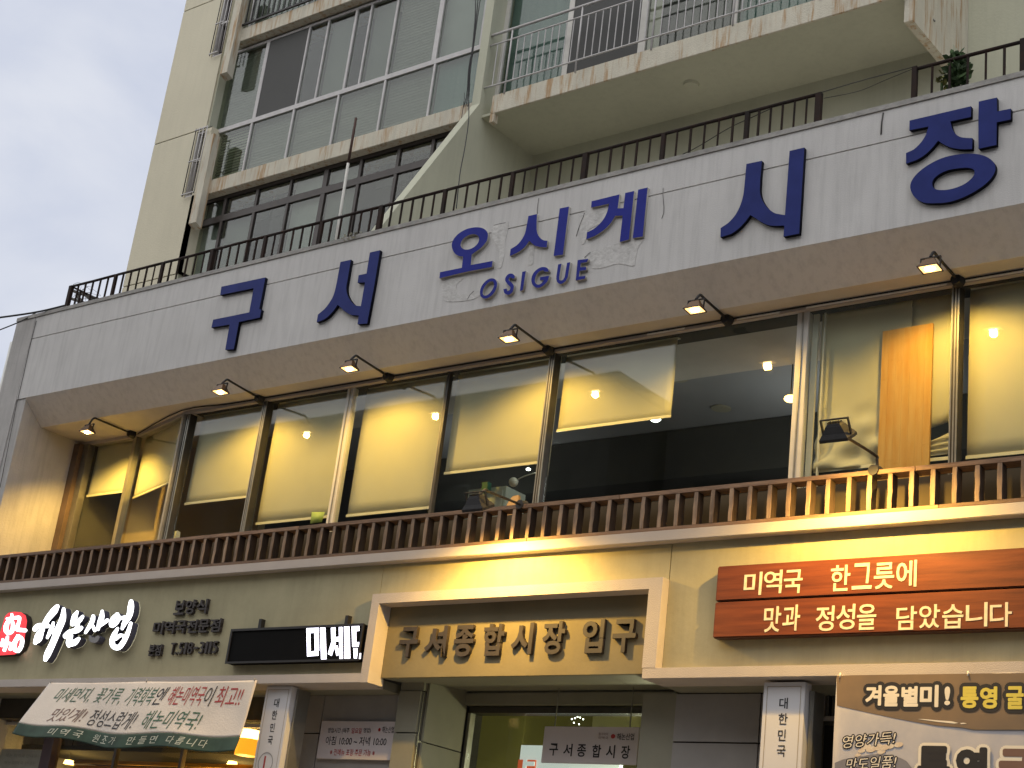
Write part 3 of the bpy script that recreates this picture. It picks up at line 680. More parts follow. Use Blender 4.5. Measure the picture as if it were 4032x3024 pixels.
# ================================================================== BLUE FASCIA CHARACTERS
A = (800, 1040, 360/1659); B = (1220, 960, 360/1659); Cc = (1700, 860, 360/1659); Dd = (1980, 780, 360/1659); Ee = (2280, 700, 360/1659); Ff = (2800, 560, 420/1659); Gg = (3550, 370, 482/1659); Hh = (1860, 1000, 480/2212)
GL = 'blue raised characters on the white fascia'
def letter(lab, C, strokes, d, mf, ms, nm='sign_character', group=GL):
    t = thing(nm, lab, 'sign', group)
    for k, l in enumerate(strokes):
        plate('stroke', pxloops(C, l, -d-.0008*k), -d-.0008*k, -.001, mf, ms, t)
    return t
letter('big blue angular character, first from the left on the fascia', A, [[[(330, 410), (1130, 240), (1018, 818), (1055, 825), (1028, 968), (650, 1050), (555, 1545), (400, 1552), (478, 1095), (148, 1150), (180, 1008), (835, 875), (915, 435), (308, 560)]]], .038, M_blue, M_blueed)
letter('big blue character with two curved feet, second from the left', B, [[[(555, 330), (745, 288), (700, 560), (665, 760, 1), (668, 880, 1), (710, 990, 1), (780, 1080, 1), (850, 1125, 1), (925, 1130), (1000, 700), (865, 705), (885, 570), (1028, 540), (1088, 158), (1275, 115), (1175, 720), (1040, 1445), (865, 1460), (885, 1298), (780, 1295, 1), (680, 1255, 1), (600, 1195, 1), (505, 1105), (440, 1200, 1), (340, 1310, 1), (240, 1380, 1), (125, 1425), (145, 1285), (260, 1190, 1), (360, 1060, 1), (430, 930, 1), (480, 740, 1), (510, 580, 1)]]], .038, M_blue, M_blueed)
ring = lambda cx, cy, a, b, rot, n=28: [(cx+a*math.cos(t)*math.cos(rot)-b*math.sin(t)*math.sin(rot), cy+a*math.cos(t)*math.sin(rot)+b*math.sin(t)*math.cos(rot)) for t in [k*2*math.pi/n for k in range(n)]]
letter('medium blue ring over a bar, left of the three middle characters', Cc, [[[(570, 690), (520, 690, 1), (430, 645, 1), (380, 570, 1), (362, 480, 1), (390, 390, 1), (450, 310, 1), (530, 245, 1), (640, 190, 1), (760, 163, 1), (870, 163, 1), (950, 190, 1), (1000, 240, 1), (1018, 300, 1), (1005, 390, 1), (960, 460, 1), (890, 535, 1), (800, 600, 1), (725, 655), (708, 845), (1105, 770), (1090, 880), (640, 965), (140, 1085), (150, 975), (545, 895)],
                        ring(692, 425, 185, 120, -.55)]], .033, M_blue2, M_let)
letter('medium blue two-stroke character, middle one of the three', Dd, [[[(462, 325), (620, 288), (612, 430), (612, 560, 1), (635, 660, 1), (690, 735, 1), (750, 768, 1), (808, 772), (795, 895), (700, 890, 1), (600, 870, 1), (540, 830, 1), (480, 775), (420, 860, 1), (330, 945, 1), (230, 1005, 1), (125, 1050), (140, 925), (240, 865, 1), (330, 770, 1), (400, 640, 1), (435, 480, 1)]], [[(1032, 188), (1200, 152), (1090, 1025), (922, 1050)]]], .026, M_blue2, M_let)
letter('medium blue character with two long uprights, right one of the three', Ee, [[[(228, 425), (735, 300), (700, 555), (805, 550), (838, 275), (1000, 238), (905, 1120), (738, 1165), (790, 685), (655, 690), (590, 800, 1), (480, 920, 1), (360, 1010, 1), (250, 1070, 1), (132, 1115), (145, 990), (250, 940, 1), (370, 840, 1), (460, 725, 1), (515, 600, 1), (545, 470), (218, 540)]], [[(1072, 215), (1245, 175), (1155, 1065), (975, 1095)]]], .026, M_blue2, M_let)
letter('big blue character with curved foot and tall upright, second from the right', Ff, [[[(548, 338), (790, 288), (765, 560), (758, 740, 1), (775, 850, 1), (830, 960, 1), (910, 1050, 1), (1010, 1110, 1), (1130, 1130), (1145, 1130), (1140, 1295), (1020, 1300, 1), (900, 1290, 1), (780, 1240, 1), (690, 1180, 1), (608, 1130), (540, 1225, 1), (430, 1340, 1), (300, 1430, 1), (145, 1478), (148, 1335), (260, 1260, 1), (370, 1140, 1), (450, 990, 1), (500, 820, 1), (525, 600, 1)]], [[(1220, 135), (1450, 82), (1410, 760), (1370, 1420), (1125, 1468), (1165, 900)]]], .038, M_blue, M_blueed)
letter('big blue stacked character with oval below, rightmost on the fascia', Gg, [[[(108, 360), (942, 165), (940, 310), (660, 372), (680, 450, 1), (720, 530, 1), (790, 580, 1), (880, 595, 1), (960, 598), (955, 745), (850, 750, 1), (740, 740, 1), (640, 715, 1), (560, 675, 1), (495, 632), (430, 715, 1), (320, 820, 1), (200, 895, 1), (60, 945), (60, 800), (160, 755, 1), (260, 660, 1), (330, 550, 1), (365, 440), (105, 492)]],
        [[(1045, 102), (1290, 48), (1295, 235), (1480, 198), (1478, 345), (1290, 385), (1285, 690), (1042, 742), (1040, 400)]],
        [[(930, 808, 1), (1080, 825, 1), (1200, 880, 1), (1265, 960, 1), (1262, 1060, 1), (1180, 1180, 1), (1040, 1290, 1), (860, 1390, 1), (660, 1460, 1), (470, 1480, 1), (300, 1470, 1), (180, 1400, 1), (120, 1290, 1), (135, 1180, 1), (230, 1060, 1), (380, 950, 1), (560, 865, 1), (750, 820, 1)],
         [(860, 1000, 1), (960, 1015, 1), (988, 1060, 1), (960, 1130, 1), (860, 1215, 1), (720, 1275, 1), (570, 1302, 1), (460, 1290, 1), (418, 1240, 1), (430, 1160, 1), (520, 1080, 1), (660, 1025, 1)]]], .038, M_blue, M_blueed)
GO = 'small blue Latin letters on the fascia'
def lat(lab, s, bl, tr, shear):
    t = thing('latin_letter', lab, 'letter', GO)
    text_px('letter_face', s, Hh, bl, tr, -.033, .032, M_blue2, M_let, t, bold=.022, shear=shear)
letter('small blue letter O at the start of the Latin word', Hh, [[ring(292, 625, 205, 128, -.98), ring(290, 625, 150, 74, -.98)]], .033, M_blue2, M_let, 'latin_letter', GO)
letter('small blue letter S in the Latin word', Hh, [[[(765, 445), (705, 440), (690, 420, 1), (665, 440, 1), (662, 480, 1), (700, 510, 1), (745, 560, 1), (750, 610, 1), (725, 690, 1), (670, 735, 1), (620, 735, 1), (575, 700, 1), (562, 640), (620, 625), (632, 665, 1), (655, 670, 1), (685, 640, 1), (688, 600, 1), (640, 550, 1), (598, 490, 1), (600, 430, 1), (640, 375, 1), (695, 355, 1), (745, 370, 1), (768, 405, 1)]]], .033, M_blue2, M_let, 'latin_letter', GO)
letter('small blue letter I in the Latin word', Hh, [[[(905, 325), (970, 308), (915, 655), (862, 670)]]], .033, M_blue2, M_let, 'latin_letter', GO)
letter('small blue letter G in the Latin word', Hh, [[[(1385, 320), (1310, 320), (1290, 300, 1), (1240, 305, 1), (1180, 350, 1), (1140, 430, 1), (1135, 500, 1), (1165, 548, 1), (1215, 552, 1), (1265, 520, 1), (1300, 475), (1225, 475), (1230, 420), (1395, 395), (1370, 480, 1), (1300, 560, 1), (1220, 610, 1), (1150, 605, 1), (1090, 555, 1), (1070, 470, 1), (1095, 370, 1), (1160, 290, 1), (1240, 243, 1), (1320, 238, 1), (1370, 268, 1)]]], .033, M_blue2, M_let, 'latin_letter', GO)
letter('small blue letter U in the Latin word', Hh, [[[(1555, 190), (1615, 175), (1575, 420), (1578, 465, 1), (1605, 480, 1), (1645, 468, 1), (1672, 425), (1718, 160), (1775, 148), (1730, 420), (1700, 480, 1), (1640, 530, 1), (1590, 542, 1), (1540, 510, 1), (1522, 450, 1), (1525, 400)]]], .033, M_blue2, M_let, 'latin_letter', GO)
letter('small blue letter E at the end of the Latin word', Hh, [[[(1910, 110), (2100, 85), (2085, 145), (1968, 165), (1958, 240), (2068, 235), (2060, 290), (1945, 308), (1932, 410), (2050, 395), (2040, 450), (1875, 480)]]], .033, M_blue2, M_let, 'latin_letter', GO)
# plaster repair patches round the middle lettering
M_patch = mat('repair_plaster', (.64, .625, .60), .95, .10, 7, 1.0, 22, streak=.34)
bm = bmesh.new()
def patch(C, pts, name='plaster_patch'):
    lp = pxloops(C, [[(a, b, 1) for a, b in pts]], -.003)
    plate(name, lp, -.0035, -.0005, M_patch, M_patch, mk)
patch(Cc, [(190, 1250), (260, 1120), (420, 1060), (560, 1090), (470, 1180), (440, 1300), (520, 1370), (700, 1370), (860, 1300), (870, 1400), (700, 1480), (420, 1510), (250, 1500), (190, 1390)])
patch(Cc, [(1120, 120), (1330, 70), (1390, 60), (1370, 250), (1330, 420), (1320, 640), (1260, 880), (1210, 880), (1220, 640), (1130, 420), (1080, 300)])
patch(Ee, [(20, 700), (110, 600), (210, 550), (520, 500), (480, 700), (380, 830), (160, 960), (120, 1150), (50, 1200), (10, 1000)])
patch(Ee, [(250, 1330), (500, 1250), (730, 1180), (950, 1150), (1160, 1120), (1080, 1250), (1020, 1480), (980, 1600), (700, 1560), (400, 1640), (220, 1620), (200, 1420)])
patch(Dd, [(470, 900), (560, 880), (560, 1000), (540, 1190), (450, 1200), (470, 1050)])
def crack(pts, C, r=.0022):
    tube('plaster_crack', [onY(cr(*C, *p), -.0035) for p in pts], r, mat('crack_dark', (.10, .095, .09), .9), mk, 5)
crack([(650, 0), (640, 80), (628, 180), (622, 285)], Dd); crack([(1480, 270), (1460, 340), (1400, 480), (1350, 620), (1335, 690)], Dd, .003)
crack([(205, 1345), (150, 1400), (95, 1450)], Ee); crack([(1525, 180), (1520, 300), (1540, 520), (1535, 640), (1500, 740)], Ee)
crack([(760, 1315), (690, 1390), (645, 1470)], Cc); crack([(1125, 125), (1240, 95), (1340, 75)], Cc)
crack([(235, 420), (190, 600), (150, 780), (110, 950), (60, 1200), (0, 1500)], (0, 1008, S9), .004)
crack([(1300, 730), (1290, 790), (1285, 870)], (2688, 0, S9), .006)

# ================================================================== SHOP SIGNS
# glowing brush lettering, lower left
J = (0, 2340, 560/2212); FY = .012
lg = thing('lit_logo_seal', 'glowing red rounded seal with white characters at the far left', 'sign')
seal = [(130, 290), (220, 270, 1), (330, 280), (400, 330, 1), (420, 420), (400, 560), (370, 760), (330, 850, 1), (230, 935), (0, 950), (-120, 950), (-120, 700), (0, 600), (50, 440), (80, 340, 1)]
plate('seal_body', pxloops(J, [seal], FY), FY, .085, M_redlogo, M_brownd, lg)
def brush(parent, strokes, y, m, ms, C=J, yb=.085):
    k = 0
    for st_ in strokes:
        pts = arc([(p[0], p[1], p[2]) for p in st_], 5)     # third value is half width
        L_, R_ = [], []
        for i, p in enumerate(pts):
            a = pts[max(0, i-1)]; b = pts[min(len(pts)-1, i+1)]; d = Vector((b.x-a.x, b.y-a.y));
            if d.length < 1e-6: d = Vector((1, 0))
            d.normalize(); n = Vector((-d.y, d.x))
            L_.append((p.x+n.x*p.z, p.y+n.y*p.z)); R_.append((p.x-n.x*p.z, p.y-n.y*p.z))
        def cap(p, d, rr): 
            a0 = math.atan2(d.y, d.x); return [(p.x+rr*math.cos(a0+t), p.y+rr*math.sin(a0+t)) for t in (math.pi/2*.6, math.pi/2*.2, -math.pi/2*.2, -math.pi/2*.6)]
        dE = Vector((pts[-1].x-pts[-2].x, pts[-1].y-pts[-2].y)).normalized(); dS = Vector((pts[0].x-pts[1].x, pts[0].y-pts[1].y)).normalized()
        loop = L_+cap(pts[-1], dE, pts[-1].z)+R_[::-1]+cap(pts[0], dS, pts[0].z)
        yy = y-.0012*k; k += 1
        bm = bmesh.new()
        lo = [(lambda q: Vector((q.x, 0, q.z)))(onY(cr(*C, *p), yy)) for p in loop]
        # strip of quads between the two sides keeps the stroke clean
        nL = len(L_); f3 = [(v.x, yy, v.z) for v in lo]
        fv = [bm.verts.new(p) for p in f3]; bv = [bm.verts.new((p[0], yb, p[2])) for p in f3]
        n = len(lo); Rl = list(range(nL+4, nL+4+nL))[::-1]
        for i in range(nL-1):
            bm.faces.new((fv[i], fv[i+1], fv[Rl[i+1]], fv[Rl[i]])).material_index = 0
        bm.faces.new([fv[nL-1]]+[fv[j] for j in range(nL, nL+4)]+[fv[Rl[nL-1]]]); bm.faces.new([fv[Rl[0]]]+[fv[j] for j in range(2*nL+4, n)]+[fv[0]])
        for i in range(n): bm.faces.new((fv[i], bv[i], bv[(i+1) % n], fv[(i+1) % n])).material_index = 1
        obj('stroke', fin(bm, 'stroke'), [m, ms], parent)
M_purp = mat('letter_return', (.10, .10, .15), .5, .1)
brush(lg, [[(110, 380, 20), (270, 360, 24), (300, 370, 22), (280, 470, 22), (255, 540, 30), (390, 560, 28)], [(180, 310, 16), (185, 400, 20)], [(130, 400, 20), (95, 480, 32), (90, 560, 34), (130, 600, 30), (185, 560, 26), (195, 450, 24), (150, 400, 20)],
           [(40, 700, 16), (20, 800, 18)], [(110, 660, 16), (90, 780, 22), (60, 870, 20)], [(70, 780, 18), (160, 760, 16), (150, 860, 16)], [(280, 650, 26), (225, 740, 26), (215, 840, 28), (270, 880, 26), (325, 800, 24), (335, 700, 24), (280, 650, 24)]], FY-.006, M_lit, M_lit, yb=FY-.001)
GB = 'glowing white brush characters'
for lab, stt in (
    ('first glowing white brush character, next to the red seal', [[(545, 540, 40), (600, 490, 38), (740, 490, 34)], [(890, 190, 34), (840, 260, 52), (750, 370, 46), (690, 470, 40), (640, 560, 36)], [(660, 560, 34), (590, 640, 42), (550, 750, 34)], [(560, 740, 30), (620, 700, 30), (655, 600, 24)],
        [(830, 440, 18), (800, 540, 34), (735, 675, 20)], [(770, 600, 28), (850, 560, 24)], [(990, 230, 26), (975, 380, 48), (900, 560, 52), (820, 760, 48), (740, 930, 50), (705, 1015, 32)]]),
    ('second glowing white brush character, stacked strokes', [[(1200, 275, 22), (1160, 350, 42), (1130, 460, 38)], [(1130, 465, 30), (1220, 420, 36), (1285, 345, 24)], [(1215, 480, 26), (1180, 540, 30)], [(1020, 650, 42), (1080, 590, 36), (1200, 560, 40), (1265, 520, 28)], [(1110, 640, 26), (1070, 740, 44), (1070, 800, 28)], [(1080, 790, 28), (1160, 750, 44), (1225, 690, 26)]]),
    ('third glowing white brush character, thin slanting strokes', [[(1450, 345, 30), (1430, 430, 34), (1330, 595, 22)], [(1430, 470, 24), (1475, 560, 26)], [(1590, 265, 24), (1580, 360, 40), (1545, 450, 34), (1525, 545, 24)], [(1560, 480, 30), (1670, 405, 28)]]),
    ('last glowing white brush character with the tall curling upright', [[(1820, 310, 26), (1750, 390, 34), (1735, 480, 38), (1800, 450, 34), (1850, 370, 28), (1825, 310, 24)], [(1850, 380, 26), (1960, 350, 24)], [(2040, 115, 34), (2035, 200, 48), (2010, 330, 44), (1940, 440, 40), (1900, 535, 22)], [(1830, 530, 20), (1780, 620, 36), (1745, 720, 40), (1760, 800, 42), (1830, 830, 40), (1900, 770, 38), (1980, 620, 34), (2035, 450, 24)], [(1800, 690, 30), (1870, 640, 26), (1930, 650, 22)]])):
    t = thing('lit_brush_character', lab, 'sign', GB); brush(t, stt, FY, M_lit, M_purp)
t = thing('unlit_sign_fragment', 'dead grey stroke of the brush sign, hanging unlit under the third character', 'sign')
brush(t, [[(1400, 655, 20), (1420, 700, 40), (1480, 710, 42), (1520, 670, 30)]], FY, mat('dead_acrylic', (.30, .29, .29), .5), M_purp)
# dark raised lettering lines
K = (540, 2320, 400/2212)
for lab, s, bl, tr in (('upper line of dark raised lettering, three characters, left of the display', '보양식', (765, 560), (1560, 205)), ('middle line of dark raised lettering, six characters', '미역국전문점', (305, 985), (1855, 630)), ('lower left pair of small dark raised characters', '본점', (215, 1450), (548, 1195)), ('dark raised telephone number under the six-character line', 'T.518-3115', (668, 1420), (1765, 1125))):
    t = thing('raised_lettering', lab, 'sign', 'dark raised lettering on the left sign wall')
    a = onY(cr(*K, *bl), .055); b = onY(cr(*K, *tr), .055); n = len(s)
    if n <= 6:
        wd = (b.x-a.x)/n
        for i, c in enumerate(s): text_rect('character', c, a.x+wd*i+wd*.04, a.x+wd*(i+1)-wd*.06, a.z, b.z, .055, .034, M_ltr, M_ltr, t, bold=.02)
    else:
        wid = {'.': .35, '-': .9, '1': .62}; tot = sum(wid.get(c, 1) for c in s); xx = a.x
        for c in s:
            wd = (b.x-a.x)*wid.get(c, 1)/tot; h = b.z-a.z
            z0, z1_ = (a.z, b.z)
            if c == '.': z1_ = a.z+h*.2
            if c == '-': z0, z1_ = a.z+h*.42, a.z+h*.58
            text_rect('character', c, xx+wd*(.16 if c != '1' else .3), xx+wd*(.92 if c != '1' else .85), z0, z1_, .060, .029, M_ltr, M_ltr, t, bold=0.0); xx += wd
# moving-text display
ld = thing('led_display', 'black moving-text display with lit white characters at its right end', 'display')
prism('display_case', [(-11.405, 3.966), (-9.70, 3.966), (-9.70, 4.287), (-11.405, 4.287)], 'y', .0, .10, mat('display_case_black', (.005, .005, .005), .8, spec=.1), ld)
boxes('display_rim', [(-11.41, -9.695, -.012, .0, 4.27, 4.292), (-11.41, -9.695, -.012, .0, 3.962, 3.980), (-11.41, -11.385, -.012, .0, 3.981, 4.269), (-9.715, -9.695, -.012, .0, 3.981, 4.269)], mat('display_rim_black', (.015, .013, .013), .5), ld)
K3 = (900, 2400, 560/2212)
for p in ((495, 230), (1840, 180)):
    q = onY(cr(*K3, *p), .05); box('bracket', q.x-.018, q.x+.018, .04, .0895, 4.28, q.z+.05, M_black, ld)
def ledbars(bars):
    for b in bars:
        lp = [[(lambda q: (q.x, q.z))(onY(cr(*K3, *p), -.004)) for p in b]]
        plate('lit_segment', lp, -.004-.0007*random.random(), -.0002, M_led, M_led, ld)
ledbars([[(1212, 290), (1400, 280), (1400, 355), (1262, 365)], [(1212, 292), (1265, 367), (1272, 650), (1222, 725)], [(1275, 655), (1390, 640), (1395, 715), (1224, 727)], [(1335, 362), (1398, 356), (1404, 640), (1342, 645)],
         [(1425, 280), (1500, 275), (1520, 780), (1440, 782)],
         [(1592, 285), (1660, 280), (1655, 430), (1660, 520), (1600, 720), (1545, 690), (1600, 500)], [(1640, 560), (1690, 560), (1720, 700), (1680, 720)], [(1655, 430), (1710, 425), (1710, 490), (1660, 500)], [(1715, 275), (1765, 272), (1775, 765), (1725, 768)], [(1795, 265), (1875, 262), (1888, 765), (1805, 768)],
         [(1915, 262), (2030, 255), (2030, 330), (1980, 335), (1980, 510), (2045, 508), (2048, 575), (1925, 580)], [(1940, 605), (2000, 603), (2003, 680), (2055, 678), (2050, 765), (1950, 768)]])
# entrance lettering
el = thing('entrance_lettering', 'brown block lettering on the recessed panel over the market entrance', 'sign')
P1 = (1520, 2420, 540/2212); P2 = (2020, 2400, 560/2212); ey = .122
for C, c, bl, tr in ((P1, '구', (180, 685), (545, 190)), (P1, '셔', (590, 690), (1005, 175)), (P1, '종', (1062, 680), (1440, 160)), (P1, '합', (1530, 665), (1930, 140)), (P2, '시', (-55, 700), (330, 200)), (P2, '장', (425, 700), (825, 175)), (P2, '입', (1045, 680), (1430, 145)), (P2, '구', (1520, 670), (1930, 140))):
    text_px('character', c, C, bl, tr, ey, .034, M_brown, M_brownd, el, bold=.03)
# wooden boards with carved text
W1 = (2780, 2150, 620/2212); W2 = (3412, 2120, 620/2212); wy = -.005
for nm, z0, z1, lab, txt in (('u', 4.345, 4.612, 'upper stained timber sign board with carved cream lettering', (('미역국', W1, (515, 700), W1, (1385, 315)), ('한그릇에', W1, (1735, 640), W2, (735, 300)))),
                        ('l', 4.066, 4.336, 'lower stained timber sign board with carved cream lettering', (('맛과', W1, (795, 1215), W1, (1350, 820)), ('정성을', W1, (1525, 1200), W2, (165, 905)), ('담았습니다', W2, (405, 1290), W2, (2070, 880))))):
    t = thing('wooden_sign_board', lab, 'sign', 'stained timber sign boards')
    o = box('board', -6.132, -3.2, wy, .089, z0, z1, [M_board, M_boarded], t, bev=.008)
    for p in o.data.polygons:
        p.material_index = 0 if p.normal.y < -.8 else 1
    for s, Ca, bl, Cb, tr in txt:
        a = onY(cr(*Ca, *bl), wy); b = onY(cr(*Cb, *tr), wy); wd = (b.x-a.x)/len(s)
        for i, c in enumerate(s): text_rect('character', c, a.x+wd*(i+.03), a.x+wd*(i+.93), a.z+.006*(i % 2), b.z-.006*((i+1) % 2), wy-.003, .0028, M_boardlet, M_boardlet, t, bold=.012)
# vertical white signs
def vsign(lab, C, tl, tr, y, texts, zb, red=None):
    t = thing('vertical_sign', lab, 'sign', 'tall white signs flanking the entrance')
    a, b = onY(cr(*C, *tl), y), onY(cr(*C, *tr), y); x0, x1, z1 = a.x, b.x, a.z
    z1 = min(z1, 3.765)
    box('sign_panel', x0, x1, y, y+.1, zb, z1, [M_vsign], t, bev=.003)
    boxes('border_line', [(x0+.03, x0+.034, y-.0015, y-.0005, zb, z1-.03), (x1-.034, x1-.03, y-.0015, y-.0005, zb, z1-.03), (x0+.03, x1-.03, y-.0015, y-.0005, z1-.034, z1-.03)], mat('gold_line', (.34, .27, .18), .5), t)
    for c, bl, tr_ in texts: text_px('character', c, C, bl, tr_, y-.002, 0, M_ink, None, t, bold=.012)
    return t, x0, x1
vr, vx0, vx1 = vsign('tall white sign right of the entrance, lower half in lamp light', C7, (770, 230), (1370, 225), .09, (('대', (985, 615), (1118, 455)), ('한', (972, 845), (1115, 680)), ('민', (965, 1080), (1088, 915)), ('국', (948, 1310), (1085, 1145))), .5)
box('mounting_post', vx1+.01, vx1+.045, .15, .3, .3, 3.7, M_steel, vr)
vl, lx0, lx1 = vsign('tall white sign left of the entrance with a red numeral in a ring', C4, (1660, 290), (2030, 285), .09, (('대', (1757, 592), (1850, 465)), ('한', (1725, 770), (1820, 640)), ('민', (1700, 950), (1785, 825)), ('국', (1665, 1135), (1755, 1010))), .5)
text_px('numeral', '1', C4, (1600, 1475), (1652, 1300), .088, 0, M_red, None, vl, bold=.02)
q = onY(cr(*C4, 1640, 1400), .088)
n_ = 40; bm = bmesh.new()
vo = [bm.verts.new((q.x+.095*math.cos(k*2*math.pi/n_), .0875, q.z+.095*math.sin(k*2*math.pi/n_))) for k in range(n_)]; vi = [bm.verts.new((q.x+.086*math.cos(k*2*math.pi/n_), .0875, q.z+.086*math.sin(k*2*math.pi/n_))) for k in range(n_)]
for k in range(n_): bm.faces.new((vo[k], vo[(k+1) % n_], vi[(k+1) % n_], vi[k]))
obj('ring_mark', fin(bm, 'ring_mark'), mat('grey_ink', (.34, .33, .33), .6), vl)
box('mounting_post', lx1+.01, lx1+.035, .15, .3, .3, 3.75, M_steel, vl)
# opening hours plate
hb = thing('opening_hours_sign', 'white opening hours plate on the stone panels left of the entrance', 'sign')
hy = .50
a, b = onY(cr(*C5, 165, 1335), hy), onY(cr(*C5, 1335, 800), hy)
box('plate', a.x, b.x, hy, .539, a.z, b.z, [M_paper], hb, bev=.002)
for s, bl, tr, m_ in (('영업시간 (매주', (328, 975), (655, 893), M_ink), ('일요일', (672, 972), (832, 893), M_red), ('영업)', (845, 972), (965, 893), M_ink), ('아침 10:00 ~ 저녁 10:00', (295, 1140), (1195, 1025), M_ink), ('※ 전메뉴 포장 주문 가능 ※', (360, 1290), (1022, 1208), M_red), ('해논산업', (1118, 965), (1300, 872), M_ink), ('●', (1062, 945), (1105, 893), M_red)):
    text_px('text_line', s, C5, bl, tr, hy-.002, 0, m_, None, hb, bold=.006)
# market name board
mb = thing('market_name_board', 'grey market name board with black characters hanging in the doorway', 'sign')
C6 = (1800, 2624, 900/2212); my = .85
a, b = onY(cr(*C6, 810, 930), my), onY(cr(*C6, 1765, 588), my)
box('plate', a.x, b.x, my, my+.02, a.z, b.z, [M_paper], mb, bev=.002)
for x_ in (a.x+.1, b.x-.1): box('hanger', x_-.004, x_+.004, my+.005, my+.012, b.z, 3.90, M_steel, mb)
for c, u in zip('구서종합시장', (885, 1022, 1155, 1300, 1435, 1580)): text_px('character', c, C6, (u, 862+(u-885)*.045), (u+98, 745+(u-885)*.03), my-.002, 0, M_ink, None, mb, bold=.02)
text_px('small_text', '해논산업', C6, (1545, 712), (1715, 648), my-.002, 0, M_ink, None, mb, bold=.01)
text_px('small_text', '●', C6, (1485, 698), (1532, 655), my-.002, 0, M_red, None, mb)
text_px('small_text', '참가자미', C6, (1368, 668), (1462, 640), my-.002, 0, M_brink, None, mb)
text_px('small_text', '미역국', C6, (1368, 705), (1462, 678), my-.002, 0, M_brink, None, mb)
# paper note on the glass
nt_ = thing('paper_note', 'small white paper note taped to the door glass right of the name board', 'note')
a, b = onY(cr(*C6, 1765, 785), 1.06), onY(cr(*C6, 1900, 675), 1.06)
box('sheet', a.x, b.x, 1.062, 1.066, a.z, b.z, mat('note_paper', (.6, .66, .6), .7), nt_)
text_rect('note_text', 'ㅎㅁ', a.x+.02, b.x-.03, a.z+.03, b.z-.02, 1.060, 0, M_green, None, nt_)

# cloth banner, lower left
TL, TR = onY(cr(*C3, 720, 235), -.01), onY(cr(*C4, 1520, 200), -.01); BLp = onX(cr(*C3, 190, 960), -14.17); BRp = onY(cr(*C4, 1285, 1240), -.05)
def csurf(u, v):
    v = min(1, max(0, v)); bx = BLp+(BRp-BLp)*u; tx = TL+(TR-TL)*u
    p = bx+(tx-bx)*v; k = (1-v)
    sag = -.055*k*math.sin(math.pi*min(1, u*1.05)) - .02*k*math.sin(u*15+.6)
    yv = -.035*k*math.sin(u*11+.3+v*2) -.006*k*math.sin(u*27+v*7) - .05*k*math.sin(u*3.0) + .02*math.sin(u*22)*k*k
    if v > .97: sag -= .008*abs(math.sin(u*math.pi*2))
    rr = max(0, u-.72-.24*v)
    yv -= rr*.35*k
    return Vector((p.x, p.y+yv, p.z+sag))
bn = thing('cloth_banner', 'cream cloth banner with brush writing and a dark green hem, billowing at lower left', 'banner')
def grid_surf(name, f, u0, u1, v0, v1, nu, nv, off, m, parent, th=.003):
    bm = bmesh.new(); W = nu+1; fr_, bk = [], []
    for j in range(nv+1):
        for i in range(nu+1):
            p = f(u0+(u1-u0)*i/nu, v0+(v1-v0)*j/nv); fr_.append(bm.verts.new(p+Vector((0, -off, 0)))); bk.append(bm.verts.new(p+Vector((0, -off+th, 0))))
    for j in range(nv):
        for i in range(nu):
            a = j*W+i; bm.faces.new((fr_[a], fr_[a+1], fr_[a+W+1], fr_[a+W])).smooth = True; bm.faces.new((bk[a+W], bk[a+W+1], bk[a+1], bk[a])).smooth = True
    rim = [i for i in range(W)]+[j*W+nu for j in range(1, nv+1)]+[nv*W+i for i in range(nu-1, -1, -1)]+[j*W for j in range(nv-1, 0, -1)]
    for k in range(len(rim)):
        a, b = rim[k], rim[(k+1) % len(rim)]; bm.faces.new((fr_[b], fr_[a], bk[a], bk[b]))
    return obj(name, fin(bm, name), m, parent)
grid_surf('cloth', csurf, 0, 1, .205, 1, 80, 24, 0, M_cloth, bn)
grid_surf('green_hem', csurf, 0, 1, 0, .2045, 80, 8, 0, M_hemg, bn)
def ctext(s, u0, u1, v0, v1, m_, shear=.42, bold=.0):
    wd = (u1-u0)/max(1, len(s))
    text_rect('brush_text', s, u0, u1, v0, v1, 0, 0, m_, None, bn, bold=bold, surf=lambda a, b: csurf(a, b)+Vector((0, -.004, 0)), shear=shear/max(1, len(s)))
ctext('미세먼지,', .085, .265, .63, .90, M_green); ctext('꽃가루,', .29, .42, .63, .90, M_green); ctext('기력회복', .445, .575, .63, .91, M_green); ctext('엔', .58, .62, .64, .91, M_ink)
ctext('해논미역국', .64, .79, .63, .92, M_red); ctext('이', .795, .83, .63, .92, M_ink); ctext('최고!!', .845, .955, .63, .92, M_red)
ctext('맛있게!', .13, .285, .29, .53, M_brink); ctext('정성스럽게!', .31, .54, .27, .54, M_ink); ctext('해논미역국!', .575, .81, .27, .55, M_green)
for s, u0, u1 in (('미역국', .17, .33), ('원조가', .36, .50), ('만들면', .54, .68), ('다릅니다', .71, .88)):
    for i, c in enumerate(s):
        wd = (u1-u0)/len(s); ctext(c, u0+wd*i+wd*.15, u0+wd*i+wd*.8, .05, .165, M_hemw, .15)
for u in (0.01, .5, .99):
    p = csurf(u, .985); tube('eyelet_tie', [p+Vector((0, -.004, 0)), p+Vector((0, 0, .03))], .004, M_steel, bn, 6)

